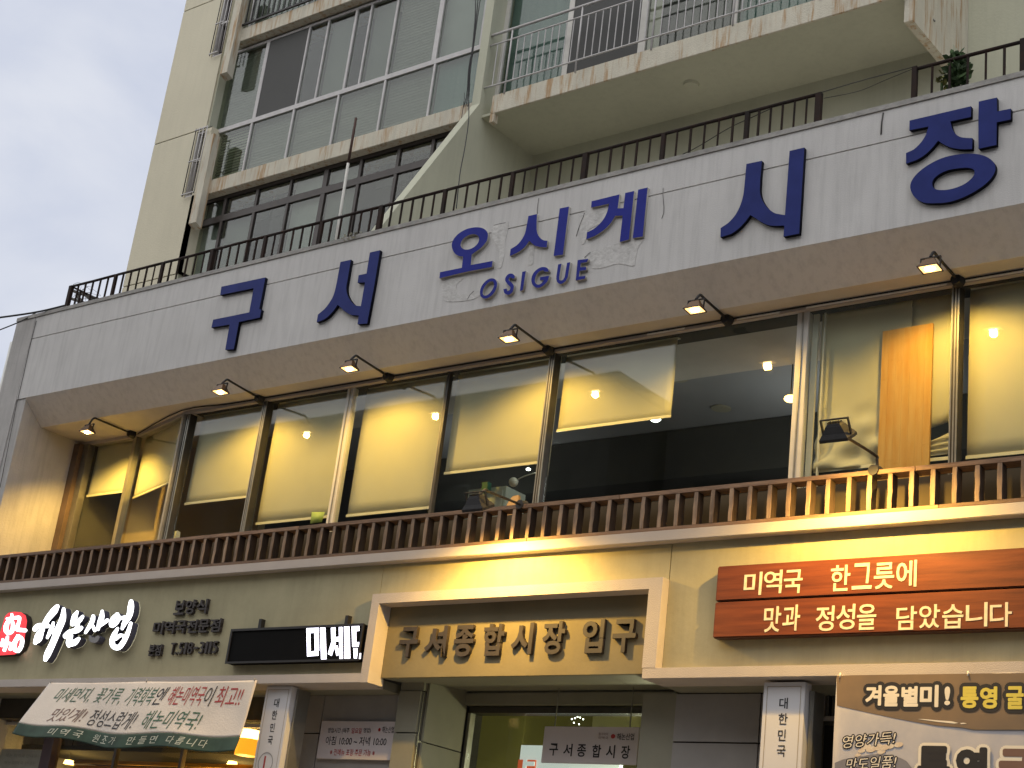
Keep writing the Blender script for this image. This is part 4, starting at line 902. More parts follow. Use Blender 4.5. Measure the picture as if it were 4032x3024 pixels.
# printed oyster banner, lower right
ob = thing('printed_banner', 'large printed winter oyster banner with brown top at lower right', 'banner')
oy = -.02
a = onY(cr(*C7, 1825, 125), oy); ox0, oz1 = a.x, a.z
def osurf(u, v):     # u metres from left, v metres down
    return Vector((ox0+u, oy-.003*math.sin(u*2.4+1)*min(1, v*3)-.002*math.sin(v*5+u), oz1-v-.010*abs(math.sin(u*2.6))*(1 if v < .02 else 0)))
grid_surf('printed_sheet', osurf, 0, 3.2, 0, 1.9, 60, 30, 0, M_oy, ob)
def opoly(C, pts, m_, nm, off):
    lp = pxloops(C, [pts], oy-.006)
    o = plate(nm, lp, oy-.0062-off, oy-.0057-off, m_, m_, ob); return o
top = [(c.x, c.z) for c in (onY(cr(*C7, 1825, 568), oy-.006), onY(cr(*C7, 2212, 655), oy-.013), onY(cr(*C8, 300, 745), oy-.013), onY(cr(*C8, 600, 800), oy-.013), onY(cr(*C8, 940, 855), oy-.013), onY(cr(*C8, 1310, 885), oy-.013), onY(cr(*C8, 1480, 915), oy-.013), onY(cr(*C8, 2212, 915), oy-.013))]
plate('brown_header_print', [top+[(ox0+3.2, top[-1][1]), (ox0+3.2, oz1-.004), (ox0+.002, oz1-.004)]], oy-.0060, oy-.0055, M_oyb, M_oyb, ob)
opoly(C8, [(670, 765), (760, 765), (980, 785), (1150, 795), (1260, 820), (1200, 830), (960, 805)], M_cream_ink, 'highlight_print', .001)
opoly(C8, [(1285, 822), (1340, 818), (1385, 830), (1300, 838)], M_cream_ink, 'highlight_print', .001)
R9 = (2688, 2016, S9)
def heavy(nm, c, x0, x1, z0, z1, y, m_, bold, grow, n=12):
    """very heavy print: the glyph stamped round a small circle, joined into one printed shape"""
    me = text_mesh(c, bold, 0); X = [v.co.x for v in me.vertices]; Yv = [v.co.y for v in me.vertices]
    ax, bx, ay, by = min(X), max(X), min(Yv), max(Yv); bm = bmesh.new()
    for k in range(n+1):
        dx, dz = (0, 0) if k == n else (grow*math.cos(k*2*math.pi/n), grow*math.sin(k*2*math.pi/n))
        vs = [bm.verts.new((x0+grow+dx+(x1-x0-2*grow)*(v.co.x-ax)/(bx-ax), y-.00006*k, z0+grow+dz+(z1-z0-2*grow)*(v.co.y-ay)/(by-ay))) for v in me.vertices]
        for p in me.polygons:
            try: bm.faces.new([vs[i] for i in p.vertices])
            except ValueError: pass
    return obj(nm, fin(bm, nm), m_, ob)
def otxt(chars, spans, mf, outline_m):
    for c, (bl, tr) in zip(chars, spans):
        a = onY(cr(*R9, *bl), oy-.010); b = onY(cr(*R9, *tr), oy-.010)
        heavy('print_outline', c, a.x-.026, b.x+.026, a.z-.026, b.z+.026, oy-.0075, outline_m, .01, .030, 16)
        heavy('print_text', c, a.x, b.x, a.z, b.z, oy-.0100, mf, .012, .0045, 8)
otxt('겨울별미!', (((1182, 1255), (1290, 1122)), ((1297, 1260), (1405, 1125)), ((1415, 1262), (1528, 1128)), ((1535, 1265), (1660, 1120)), ((1695, 1253), (1735, 1130))), M_cream_ink, M_ink)
otxt('통영굴', (((1800, 1272), (1918, 1130)), ((1925, 1275), (2040, 1130)), ((2095, 1278), (2212, 1128))), M_yel, M_ink)
L8 = (3280, 2820, 752/2212)
def rot_text(s, bl, br, h, m_, bold, y, dd=(0, 0)):     # writing that climbs to the right
    a = onY(cr(*L8, *bl), y); b = onY(cr(*L8, *br), y); hh = h
    me = text_mesh(s, bold, 0); X = [v.co.x for v in me.vertices]; Yv = [v.co.y for v in me.vertices]
    ax, bx, ay, by = min(X), max(X), min(Yv), max(Yv)
    for v in me.vertices:
        u = (v.co.x-ax)/(bx-ax); w_ = (v.co.y-ay)/(by-ay); v.co = (dd[0]+a.x+(b.x-a.x)*u+.015*w_, y, dd[1]+a.z+(b.z-a.z)*u+hh*w_)
    me.materials.clear(); me.materials.append(m_); me.update(); obj('print_text', me, None, ob)
for s, bl, br in (('영양가득!', (95, 375), (705, 320)), ('맛도일품!', (140, 640), (715, 600))):
    for k in range(10): rot_text(s, bl, br, .085, M_ink, .0, oy-.0070-.00005*k, (.008*math.cos(k*.628), .008*math.sin(k*.628)))
    rot_text(s, bl, br, .085, M_cream_ink, .0, oy-.0090)
for c, bl, tr, m_ in (('통', (965, 850), (1362, 345), M_ink), ('영', (1415, 850), (1788, 360), M_ink), ('굴', (1915, 850), (2330, 380), M_brink)):
    a = onY(cr(*L8, *bl), oy-.010); b = onY(cr(*L8, *tr), oy-.010)
    heavy('print_outline', c, a.x-.02, b.x+.02, a.z-.02, b.z+.02, oy-.0070, M_cream_ink, .02, .034, 16)
    heavy('print_text', c, a.x, b.x, a.z, b.z, oy-.0090, m_, .02, .011, 12)
# bowl and oysters print
M_bowl = mat('bowl_print', (.24, .23, .25), .6, .1, 5); M_oyst = mat('oyster_print', (.62, .47, .33), .6, .2, 20, col2=(.75, .66, .52))
opoly(L8, [(20, 540), (120, 500, 1), (300, 470, 1), (500, 440, 1), (700, 460, 1), (850, 520, 1), (930, 620), (20, 640)], M_bowl, 'bowl_print', .0004)
for (u, v, r_) in ((380, 350, 62), (440, 385, 58), (520, 360, 66), (600, 360, 60), (660, 350, 50), (330, 400, 45), (560, 410, 50), (290, 450, 34), (760, 330, 52)):
    opoly(L8, [(p[0], p[1]) for p in ring(u, v, r_, r_*.55, -.2, 14)], M_oyst, 'oyster_print', .0002+.0001*(u % 7))
for u in (.03, .95, 1.9): tube('eyelet_tie', [(ox0+u, oy-.014, oz1-.02), (ox0+u, oy-.005, oz1+.012)], .005, M_cream_ink, ob, 6)

# things inside the entrance hall
sx = [onY(cr(*C6, *p), 2.2) for p in ((595, 985), (825, 765))]
sh = thing('hall_shop_sign', 'white and red shop sign glimpsed inside the entrance behind the door', 'sign')
box('sign_face', sx[0].x, sx[1].x+.9, 2.2, 2.26, sx[1].z-.25, sx[1].z, emit('pale_lightbox', (.62, .70, .70), .55), sh)
box('red_panel', sx[0].x, sx[1].x-.05, 2.18, 2.199, sx[0].z-.3, sx[1].z-.14, emit('red_lightbox', (.5, .09, .03), .6), sh)
boxes('white_stripes', [(sx[0].x+.07, sx[0].x+.11, 2.165, 2.179, sx[0].z-.3, sx[1].z-.14), (sx[0].x+.11, sx[1].x-.05, 2.165, 2.179, sx[0].z+.02, sx[0].z+.06)], emit('pale_lightbox', (.62, .70, .70), .55), sh)
for k, p in enumerate(((1830, 905),)):
    q = onY(cr(*C6, *p), 2.3)
    t = thing('hall_tube_light', 'glowing white ceiling light in the entrance hall right of the name board', 'lamp')
    box('diffuser', q.x-.10, q.x+.12, 2.2, 2.35, q.z-.025, q.z+.02, M_cold, t); box('light_base', q.x-.12, q.x+.14, 2.19, 2.36, q.z+.021, q.z+.05, M_pot, t)
ch_ = thing('glass_pendant', 'small sparkling pendant light high in the entrance hall', 'lamp')
for k, p in enumerate(((1110, 510), (1140, 500), (1165, 490), (1190, 495), (1220, 512), (1130, 545), (1180, 560))):
    q = onY(cr(*C6, *p), 2.0); bm = bmesh.new(); bmesh.ops.create_icosphere(bm, subdivisions=1, radius=.007); bmesh.ops.translate(bm, vec=q, verts=bm.verts[:]); obj('bead', fin(bm, 'bead'), M_cold, ch_)
q = onY(cr(*C6, 1165, 480), 2.0); tube('pendant_stem', [(q.x, 2.0, q.z-.02), (q.x, 2.0, 4.29)], .005, M_steel, ch_, 6)
def point(x, y, z, e, c, r=.08, nm='room_glow'):
    l = bpy.data.lights.new(nm, 'POINT'); l.energy = e; l.color = c; l.shadow_soft_size = r; o = bpy.data.objects.new(nm, l); COL.objects.link(o); o.location = (x, y, z); return o
point(-6.6, 2.6, 6.2, 16, (.9, .95, 1), .3); point(-11, 2.6, 6.2, 8, (.9, .95, 1), .3)  # unseen fill lights added to brighten the dining room ceiling
point(-8.45, .82, 6.1, 2.2, (.92, 1, .93), .05)  # unseen fill light added to brighten the white cabinet
point(-7.7, 2.0, 3.3, 30, (1, .93, .60)); point(-8.6, 3.6, 3.4, 14, (1, .95, .7))
# restaurant pendants
PEN = [(C4, (1420, 990), 1.05, 'bright amber pendant shade behind the right end of the cloth banner'), (C4, (1160, 1410), 1.6, 'small amber pendant low behind the shop glass'), (C3, (1000, 1390), 1.3, 'amber pendant behind the wooden blind under the banner')]
for C, p, yy, lab in PEN:
    q = onY(cr(*C, *p), yy); t = thing('pendant_lamp', lab, 'lamp', 'amber pendants in the lower restaurant')
    big = yy < 1.1; wq = .12 if big else .06; hq = .045 if big else .022
    bm = bmesh.new(); bmesh.ops.create_cone(bm, cap_ends=True, segments=18, radius1=wq, radius2=wq*.75, depth=hq*2); bmesh.ops.translate(bm, vec=q, verts=bm.verts[:]); obj('lamp_shade', fin(bm, 'lamp_shade'), M_warm, t)
    if big:
        bm = bmesh.new(); bmesh.ops.create_cone(bm, cap_ends=True, segments=18, radius1=wq*1.02, radius2=wq*1.02, depth=.16); bmesh.ops.translate(bm, vec=q-Vector((0, 0, hq+.085)), verts=bm.verts[:]); obj('lower_shade', fin(bm, 'lower_shade'), emit('amber_paper', (1, .40, .02), .9), t)
    tube('pendant_cord', [(q.x, q.y, q.z+hq), (q.x, q.y, q.z+.6)], .004, M_cable, t, 5)
    point(q.x, q.y+.15, q.z-.16, 10 if big else 6, (1, .62, .2))
point(-12.4, .87, 2.95, 9, (1, .60, .14), .04); point(-13.6, .87, 2.75, 7, (1, .60, .16), .04); point(-14.9, 1.5, 2.4, 5, (1, .68, .3))  # first two unseen, added between glass and blind to light its slats
ps = thing('window_notice', 'grey printed notice behind the shop glass at the lower left corner', 'notice')
a, b = onY(cr(*C3, -40, 1475), .72), onY(cr(*C3, 640, 1210), .72)
box('notice_sheet', a.x, b.x, .722, .726, a.z-.5, b.z, mat('notice_grey', (.33, .33, .28), .6, .1, 8), ps)
for i in range(4): text_rect('notice_text', '해논 미역국 안내문', a.x+.1, b.x-.1, b.z-.09-.08*i, b.z-.05-.08*i, .7205, 0, mat('notice_ink', (.24, .24, .2), .6), None, ps)

# ================================================================== PODIUM ROOF RAILING
rl = thing('roof_railing', 'dark rusty iron railing along the podium roof above the fascia', 'railing')
RZ0, RZ1 = 8.30, 8.575
posts = [-15.383+.8345*i for i in range(12)]+[-5.538]
posts = [p for p in posts if p < -5.7]+[-5.538]
def railrun(x0, x1, parent, sagf=0): 
    box('bottom_rail', x0, x1, .032, .066, RZ0-.014, RZ0+.008, M_rail, parent)
    tube('top_rail', [(x0, .05, RZ1), ((x0+x1)/2, .05, RZ1+random.uniform(-.004, .004)), (x1, .05, RZ1)], .016, M_rail, parent, 6)
bm = bmesh.new(); addbox(bm, -.0085, .0085, -.0085, .0085, RZ0+.0085, RZ1-.008); barm = fin(bm, 'bar'); barm.materials.append(M_rail)
def bars(xa, xb, n, parent, y=.05):
    for i in range(1, n):
        o = bpy.data.objects.new('bar', barm); COL.objects.link(o); o.parent = parent; o.location = (xa+(xb-xa)*i/n, y, 0); o.rotation_euler = (random.uniform(-.0, .0), 0, random.uniform(0, 1))
for i, p in enumerate(posts):
    s = .026 if i % 3 == 0 or i == len(posts)-1 else .019
    box('post', p-s, p+s, .05-s*.8, .05+s*.8, ZT+.046, RZ1+.005, M_rail, rl)
for a, b in zip(posts[:-1], posts[1:]):
    railrun(a+.02, b-.02, rl); bars(a, b, 6, rl)
# return leg at the left corner
box('bottom_rail', -15.39, -15.376, .08, 2.2, RZ0-.008, RZ0+.008, M_rail, rl); tube('top_rail', [(-15.383, .08, RZ1), (-15.383, 2.2, RZ1)], .012, M_rail, rl, 6)
for i in range(1, 16):
    o = bpy.data.objects.new('bar', barm); COL.objects.link(o); o.parent = rl; o.location = (-15.383, .05+.14*i, 0)
r2 = thing('roof_railing', 'short right-hand stretch of dark railing holding the leafy plant', 'railing')
ps2 = [-4.706, -3.841, -2.99]
for p in ps2: box('post', p-.02, p+.02, .032, .068, ZT+.046, RZ1+.02, M_rail, r2)
for a, b in zip(ps2[:-1], ps2[1:]): railrun(a+.02, b-.02, r2); bars(a, b, 6, r2)
# loose wires across the gap
wv = thing('loose_wires', 'two thin wires spanning the gap between the railings', 'wire')
tube('wire', [(-5.53, .05, 8.585), (-5.1, .05, 8.60), (-4.72, .05, 8.60)], .004, M_cable, wv, 5)
tube('wire', arc([(-5.5, .06, 8.53), (-5.2, .07, 8.52), (-4.95, .06, 8.555), (-4.72, .05, 8.585)]), .003, M_cable, wv, 5)
pts = arc([onY(rg(3, *p), .09) for p in ((0, 1000), (100, 950), (300, 830), (450, 760), (580, 700))]); tag(tube('railing_cable', pts, .004, M_cable, None, 5), 'thin black cable slanting across the railing left of the gap', 'cable')
# street cables at the left
for k, (p0, p1, p2) in enumerate((((-60, 405), (200, 370), (430, 318)), ((-60, 500), (120, 430), (235, 365)))):
    a = [onY(cr(0, 1008, S9, *p), -.3+.2*i) for i, p in enumerate((p0, p1, p2))]; a[0] += (a[0]-a[1])*.6
    tag(tube('street_cable', arc(a), .012-.004*k, M_cable, None, 6), ['thicker street cable reaching the corner post of the roof railing', 'lower thin street cable crossing the sky at the left edge'][k], 'cable')
cl = thing('roof_clutter', 'tangle of dark boards and wire in the left corner of the roof railing', 'clutter')
for p in (((480, 230), (640, 280)), ((470, 280), (600, 320)), ((500, 250), (540, 330)), ((560, 260), (620, 300))):
    a, b = [onY(cr(0, 1008, S9, *q), .3) for q in p]; tube('board', [a, b], .022, mat('weathered_board', (.07, .06, .05), .9), cl, 4)
for k in range(7):
    c0 = onY(cr(0, 1008, S9, 500+random.uniform(-40, 160), 200+random.uniform(0, 40)), .25)
    tube('wire', arc([c0+Vector((random.uniform(-.2, .2), random.uniform(-.1, .1), random.uniform(-.12, .06))) for _ in range(4)]), .002, M_cable, cl, 4)
# flagpole
fp = thing('flagpole', 'thin white pole with a rusted top standing behind the roof railing', 'pole')
pa, pb, pc = onY((735*PW/2212, 500*PW/2212), .6), onY(rg(2, 40, 1060), .6), onY(rg(2, 95, 765), .6)
xpole = pa.x-.03
tube('pole', [(xpole, .6, 8.2), (xpole-.03, .6, pb.z)], .016, M_wframe, fp); tube('pole_top', [(xpole-.03, .6, pb.z), (xpole-.03, .6, pc.z)], .015, mat('rusty_pole', (.07, .035, .025), .8), fp)
# plants
def leafy(name, label, cat, c, rx, ry, rz, n, ls, m_):
    t = thing(name, label, cat)
    bm = bmesh.new(); addbox(bm, c.x-.008, c.x+.008, c.y-.008, c.y+.008, 8.2, c.z); obj('stem', fin(bm, 'stem'), M_leaf, t)
    me = []
    for v in range(3):
        bm = bmesh.new(); vs = [bm.verts.new(p) for p in ((0, 0, 0), (.3, -.06, .35), (.34, .0, .9), (0, .04, 1.3), (-.34, .0, .8), (-.28, -.05, .3))]
        mid = bm.verts.new((0, -.1, .6))
        for i in range(6): bm.faces.new((vs[i], vs[(i+1) % 6], mid))
        x = fin(bm, 'leaf'); x.materials.append(m_); me.append(x)
    for i in range(n):
        while True:
            p = Vector((random.uniform(-1, 1), random.uniform(-1, 1), random.uniform(-1, 1)))
            if p.length < 1: break
        o = bpy.data.objects.new('leaf', me[i % 3]); COL.objects.link(o); o.parent = t
        wz = 1-.35*max(0, p.z)
        o.location = (c.x+p.x*rx*wz, c.y+p.y*ry, c.z+p.z*rz); s = ls*random.uniform(.6, 1.3); o.scale = (s, s, s)
        o.rotation_euler = (random.uniform(-2, 2), random.uniform(-1.5, 1.5), random.uniform(0, 6.3))
    return t
pq = onY(rg(3, 1785, 460), .16)
leafy('potted_plant', 'bushy green plant pressed against the short railing at the upper right', 'plant', Vector((pq.x, .16, pq.z)), .085, .10, .165, 280, .05, M_leaf)
pq2 = onY(rg(3, 1680, 520), .16); leafy('weed', 'yellowing weed stalk left of the bushy plant', 'plant', Vector((pq2.x, .16, pq2.z)), .03, .03, .09, 26, .04, mat('yellow_leaf', (.22, .22, .05), .8, .3, 8))
pq3 = onY(rg(2, 195, 1400), .12); leafy('dry_weed', 'dry pale weeds hanging over the fascia edge at the flagpole foot', 'plant', Vector((pq3.x-.1, .02, 8.27)), .16, .05, .05, 60, .035, mat('dry_weed_leaf', (.32, .30, .22), .9, .3, 8))

# ================================================================== APARTMENT TOWER
tw = thing('apartment_tower', 'cream apartment tower rising behind the market roof', 'building')
TY = 1.5; ST = 2.292; TX = -16.45
BX = -10.54       # the big fin wall between the two bays
# end wall with score joints
js = [8.2, 9.37, 11.50, 13.63, 15.9, 18.2]
gw = []           # narrow grille windows: x0,x1,z0,z1
for (tl, bl, tr) in (((1275, 868), (1187, 1285), (1372, 838)), ((1437, 0), (1365, 375), (1512, 0))):
    z0 = onY(rg(1, *bl), TY).z; x0 = onY(rg(1, *bl), TY).x; x1 = onY(rg(1, *tr), TY).x
    gw.append((x0, max(x1, x0+.2), z0, z0+1.18))
xw1 = -15.40
for a, b in zip(js[:-1], js[1:]):
    g = [w_ for w_ in gw if a < w_[2] < b]
    if g:
        x0, x1, z0, z1 = g[0]; z1 = min(z1, b-.02)
        bs = [(TX, x0, a+.008, b-.008), (x0, x1, a+.008, z0), (x0, x1, z1, b-.008), (x1, xw1, a+.008, b-.008)]
        for q in bs: box('end_wall', q[0]+.0002, q[1]-.0002, TY, TY+.25, q[2], q[3], M_cream, tw)
        wn = box('grille_window', x0+.004, x1-.004, TY+.10, TY+.14, z0+.004, z1-.004, mat('grille_glass', (.035, .022, .025), .25), tw)
        boxes('window_frame', [(x0+.001, x0+.03, TY+.02, TY+.095, z0+.001, z1-.001), (x1-.03, x1-.001, TY+.02, TY+.095, z0+.001, z1-.001), (x0+.03, x1-.03, TY+.02, TY+.095, z1-.03, z1-.001), (x0+.03, x1-.03, TY+.02, TY+.095, z0+.001, z0+.03), (x0+.03, x1-.03, TY+.03, TY+.09, (z0+z1)/2+.05, (z0+z1)/2+.08)], M_alu, wn)
        for k in range(4): tube('grille_bar', [(x0+.05+k*.075, TY-.06, z0-.02), (x0+.05+k*.075, TY-.06, z1)], .007, M_alu if k else M_black, wn, 5)
        for zz_ in (z0+.01, (z0+z1)/2, z1-.02): box('grille_rail', x0+.03, x1-.02, TY-.068, TY-.052, zz_-.006, zz_+.006, M_alu, wn)
    else: box('end_wall', TX, xw1, TY, TY+.25, a+.008, b-.008, M_cream, tw)
box('end_wall_core', TX+.02, xw1-.3, TY+.2505, TY+.4, 8.2, 18.2, M_cream2, tw)
boxes('wall_joint', [(TX+.01, xw1, TY+.012, TY+.2, j-.007, j+.007) for j in js[1:-1]], mat('dark_joint', (.24, .22, .17), .9), tw)  # recessed joint strips, darker in tone than the wall
box('tower_side_wall', TX, TX+.2, TY+.26, 12, 8.2, 18.2, M_cream, tw)
box('tower_body', TX+.3, 2, 4.6, 12, 8.2, 18.2, M_cream2, tw)
# little fins beside the window bay
FYT = 1.39
fxa, fxb = onY(rg(1, 1425, 478), FYT).x, onY(rg(1, 1468, 480), FYT).x
fzb = [onY(rg(1, 1228, 1470), FYT).z, onY(rg(1, 1455, 490), FYT).z]; fzt = onY(rg(1, 1335, 880), FYT).z
fh = fzt-fzb[0]
for zb in (fzb[0], fzb[1], fzb[1]+ST):
    prism('wall_fin', [(FYT, zb+.05), (FYT, zb+fh), (1.4999, zb+fh), (1.4999, zb)], 'x', fxa, fxb, M_band, tw)
# left bay: bands, glazing rows
WY = 1.64
BZ = [10.445, 12.732, 15.02]
bx0 = -15.19
for z in BZ: box('balcony_band', bx0, BX-.06, TY, TY+.5, z, z+.205, M_band, tw, bev=.005)
box('bay_backing', -15.365, BX-.06, WY+.5, WY+.6, 8.2, 18.2, M_dark, tw)
box('bay_floor', -15.36, BX-.06, TY+.5, WY+.5, 10.45, 10.64, M_dark, tw); box('bay_floor', -15.36, BX-.06, TY+.5, WY+.5, 12.74, 12.93, M_dark, tw)
box('bay_side_wall', -15.398, -15.37, TY+.02, WY+.5, 8.2, 18.2, M_cream2, tw)
M_kinds = {
 'blind': mat('venetian_blind', (.25, .265, .235), .8, .1, 1.5, .9, 25, stretch=(.6, 1, 16), col2=(.18, .195, .175)),
 'slats': mat('open_venetian_blind', (.36, .38, .27), .8, .2, 2.2, .9, 25, stretch=(.25, 1, 16), col2=(.13, .15, .11)),
 'teal': mat('teal_curtain', (.14, .23, .22), .8, .1, 2, .5, 20, stretch=(8, 1, .5), col2=(.09, .17, .165)),
 'screen': mat('insect_mesh', (.075, .075, .072), .8, .05, 1.5),
 'dark': M_dark,
 'grey': mat('frosted_film', (.16, .18, .165), .7, .15, 1.2, col2=(.10, .115, .105)),
 'light': mat('pale_film', (.30, .33, .32), .6, .15, 1.2, col2=(.19, .21, .205)),
 'smoke': mat('smoked_glass_back', (.045, .048, .045), .6, .3, 1.0, col2=(.02, .02, .02)),
}
def X1(n, a, b, y=WY): return onY(rg(n, a, b), y).x
def winrow(xs, z0, z1, kinds, mf, fw, pfx, y=WY, panes=True, mids=None):
    """one glazed strip: frame, panes and what hangs behind each"""
    fr_ = box('window_frame', xs[0]-fw, xs[-1]+fw, y-.02, y+.03, z1-fw, z1, mf, tw)
    box('frame_rail', xs[0]-fw, xs[-1]+fw, y-.02, y+.03, z0, z0+fw, mf, fr_)
    for i, x in enumerate(xs):
        f2 = fw*(1 if (mids is None or i not in mids) else mids[i])
        box('frame_stile', x-f2/2, x+f2/2, y-.018, y+.028, z0+fw+.0003, z1-fw-.0003, mf, fr_)
    for i, kd in enumerate(kinds):
        a, b = xs[i]+fw/2+.001, xs[i+1]-fw/2-.001
        pn = box('window_pane', a, b, y, y+.005, z0+fw+.001, z1-fw-.001, M_tglass, tw)
        if kd == 'slats' or kd == 'blind':
            n = int((z1-z0)/.042); bb = []
            for k in range(n):
                zz_ = z0+.03+k*.042; bb.append((a, b, y+.06, y+.064, zz_, zz_+(.034 if kd == 'blind' else .027)))
            boxes('blind_slats', bb, M_kinds[kd], pn); box('blind_backing', a, b, y+.075, y+.08, z0+.02, z1, M_kinds['grey' if kd == 'blind' else 'smoke'], pn)
        elif kd == 'screen': box('insect_screen', a, b, y-.012, y-.008, z0+fw+.001, z1-fw-.001, M_kinds['screen'], pn); 
        else: box('window_backing', a, b, y+.06+.2*(kd in ('dark', 'smoke')), y+.07+.2*(kd in ('dark', 'smoke')), z0+.01, z1-.01, M_kinds[kd], pn)
zT = onY(rg(1, 1390, 862), WY).z
up = [X1(1, 1360, 860), X1(1, 1650, 770), X1(1, 1925, 655), X1(1, 2050, 620), X1(2, 25, 540), X1(2, 122, 520), X1(2, 300, 460), X1(2, 605, 380), X1(2, 905, 295)]
winrow(up, zT-.01, 12.70, ['blind', 'screen', 'dark', 'grey', 'smoke', 'grey', 'blind', 'light', ][:8], M_alu, .032, 'a', mids={1: 1.9, 2: .8, 3: .8, 4: 1.1, 5: .8, 6: 1.0, 7: 2.2, 8: 1.0})
lo_ = [X1(1, 1325, 1150), X1(1, 1578, 1100), X1(1, 1853, 1020), X1(1, 2145, 930), X1(2, 238, 840), X1(2, 562, 745), X1(2, 880, 680)]
winrow(lo_, 10.652, zT-.0105, ['slats', 'blind', 'blind', 'blind', 'blind', 'teal'], M_alu, .030, 'b')
ztB = onY(rg(1, 1280, 1462), WY).z
lb = [X1(1, 1215, 1600), X1(1, 1415, 1560), X1(1, 1622, 1520), X1(1, 1840, 1470), X1(1, 2070, 1410), X1(2, 100, 1260), X1(2, 345, 1200), X1(2, 590, 1000), X1(2, 860, 900)]
lb = [x for x in lb if x < BX-.08]
kb = ['light', 'smoke', 'smoke', 'light', 'grey', 'smoke', 'dark', 'dark', 'dark']
winrow(lb, ztB, 10.443, ['grey', 'smoke', 'smoke', 'light', 'grey', 'smoke', 'smoke', 'dark'][:len(lb)-1], M_brwn, .045, 'c', mids={3: .8, 4: 1.6})
winrow(lb, 8.4, ztB-.0005, ['light', 'grey', 'smoke', 'light', 'grey', 'dark', 'dark', 'dark'][:len(lb)-1], M_brwn, .045, 'd', mids={3: .8, 4: 1.6})
winrow([-15.1, -14.0, -12.9, -11.8, -10.68], 12.94, 15.0, ['grey', 'light', 'smoke', 'grey'], M_alu, .035, 'e')
# iron guard in front of the storey above
gd = thing('window_guard', 'black iron bar guard at the very top left of the tower windows', 'railing')
gx = bx0+.05
box('guard_rail', gx, BX-.2, TY-.03, TY-.005, 12.96, 12.985, M_black, gd); box('guard_rail', gx, BX-.2, TY-.03, TY-.005, 13.9, 13.925, M_black, gd)
bm = bmesh.new(); addbox(bm, -.007, .007, -.007, .007, 12.986, 13.899); bmm = fin(bm, 'bar'); bmm.materials.append(M_black)
for i in range(42):
    o = bpy.data.objects.new('bar', bmm); COL.objects.link(o); o.parent = gd; o.location = (gx+.03+i*.105, TY-.017, 0)
# the big fin between bays, splayed out at its foot
fb = onX(rg(2, 925, 690), BX); ft = .12
prism('party_fin', [(1.44, 18.2), (1.44, fb.z), (.20, 8.40), (.20, 8.2), (2.4595, 8.2), (2.4595, 18.2)], 'x', BX-ft, BX, M_cream2, tw)
# recess wall behind the balcony
box('recess_wall', BX+.0005, -5.4505, 2.46, 2.7, 8.2, 10.42, M_cream2, tw)
box('right_wall', -5.45, 4, 2.81, 3.0, 8.2, 18.2, M_cream2, tw)
box('right_fin', -5.54, -5.452, 1.56, 2.8095, 10.16, 18.2, M_band, tw)
# balcony
for z in (10.405, 12.70):
    box('balcony_slab', BX+.0005, -5.5405, TY+.0, 2.4595, z, z+.03, M_cream2, tw)
    box('balcony_edge', BX+.14, -5.5408, TY-.02, TY+.12, z+.0005-.0, z+.235, M_band, tw, bev=.004)
    box('balcony_floor', BX+.0005, -5.5405, TY+.1205, 2.4595, z+.031, z+.2, M_cream2, tw)
box('slab_bracket', BX+.14, BX+.20, TY-.018, TY+.05, 10.30, 10.404, M_band, tw)
bm = bmesh.new(); bmesh.ops.create_cone(bm, cap_ends=True, segments=24, radius1=.075, radius2=.085, depth=.03)
q = onZ(rg(3, 55, 545), 10.40); bmesh.ops.translate(bm, vec=(q.x, q.y, 10.389), verts=bm.verts[:]); obj('soffit_fitting', fin(bm, 'soffit_fitting'), M_cream2, tw)
# sliding windows behind the balcony railing
DY = 1.68
dxs = [X1(2, 1050, 300, DY), X1(2, 1470, 300, DY), X1(2, 1965, 150, DY), X1(3, 0, 100, DY)+1.05, X1(3, 340, 40, DY), -6.1]
dxs = [X1(2, 1050, 300, DY), X1(2, 1470, 300, DY), X1(2, 1965, 150, DY), X1(3, 345, 60, DY), -5.72]
winrow(dxs, 10.66, 12.69, ['teal', 'screen', 'smoke', 'teal'], M_wframe, .05, 'f', DY, mids={0: 1.6, 2: 1.8, 1: 1.4, 3: 1.2})
box('balcony_cheek', BX+.001, dxs[0]-.06, DY, DY+.2, 10.64, 12.69, M_cream2, tw)
winrow([-10.0, -8.6, -7.2, -5.8], 12.94, 15.0, ['teal', 'light', 'grey'], M_wframe, .05, 'g', DY)
br = thing('balcony_railing', 'silver steel balcony railing with thin balusters at the top of the picture', 'railing')
ry = 1.475
for z, r_ in ((11.456, .016), (11.32, .010), (10.768, .010)): tube('rail', [(BX, ry, z), (-5.56, ry, z)], r_, M_alu, br, 8)
cyl = bmesh.new(); bmesh.ops.create_cone(cyl, cap_ends=True, segments=6, radius1=.006, radius2=.006, depth=11.31-10.778); bmesh.ops.translate(cyl, vec=(0, 0, (11.31+10.778)/2), verts=cyl.verts[:]); bme = fin(cyl, 'baluster'); bme.materials.append(M_alu)
x = -10.425; k = 0
while x < -5.6:
    if k % 10 == 2 and k: tube('rail_post', [(x, ry, 10.62), (x, ry, 11.45)], .010, M_alu, br, 6)
    else:
        o = bpy.data.objects.new('baluster', bme); COL.objects.link(o); o.parent = br; o.location = (x, ry, 0)
    x += .0965; k += 1
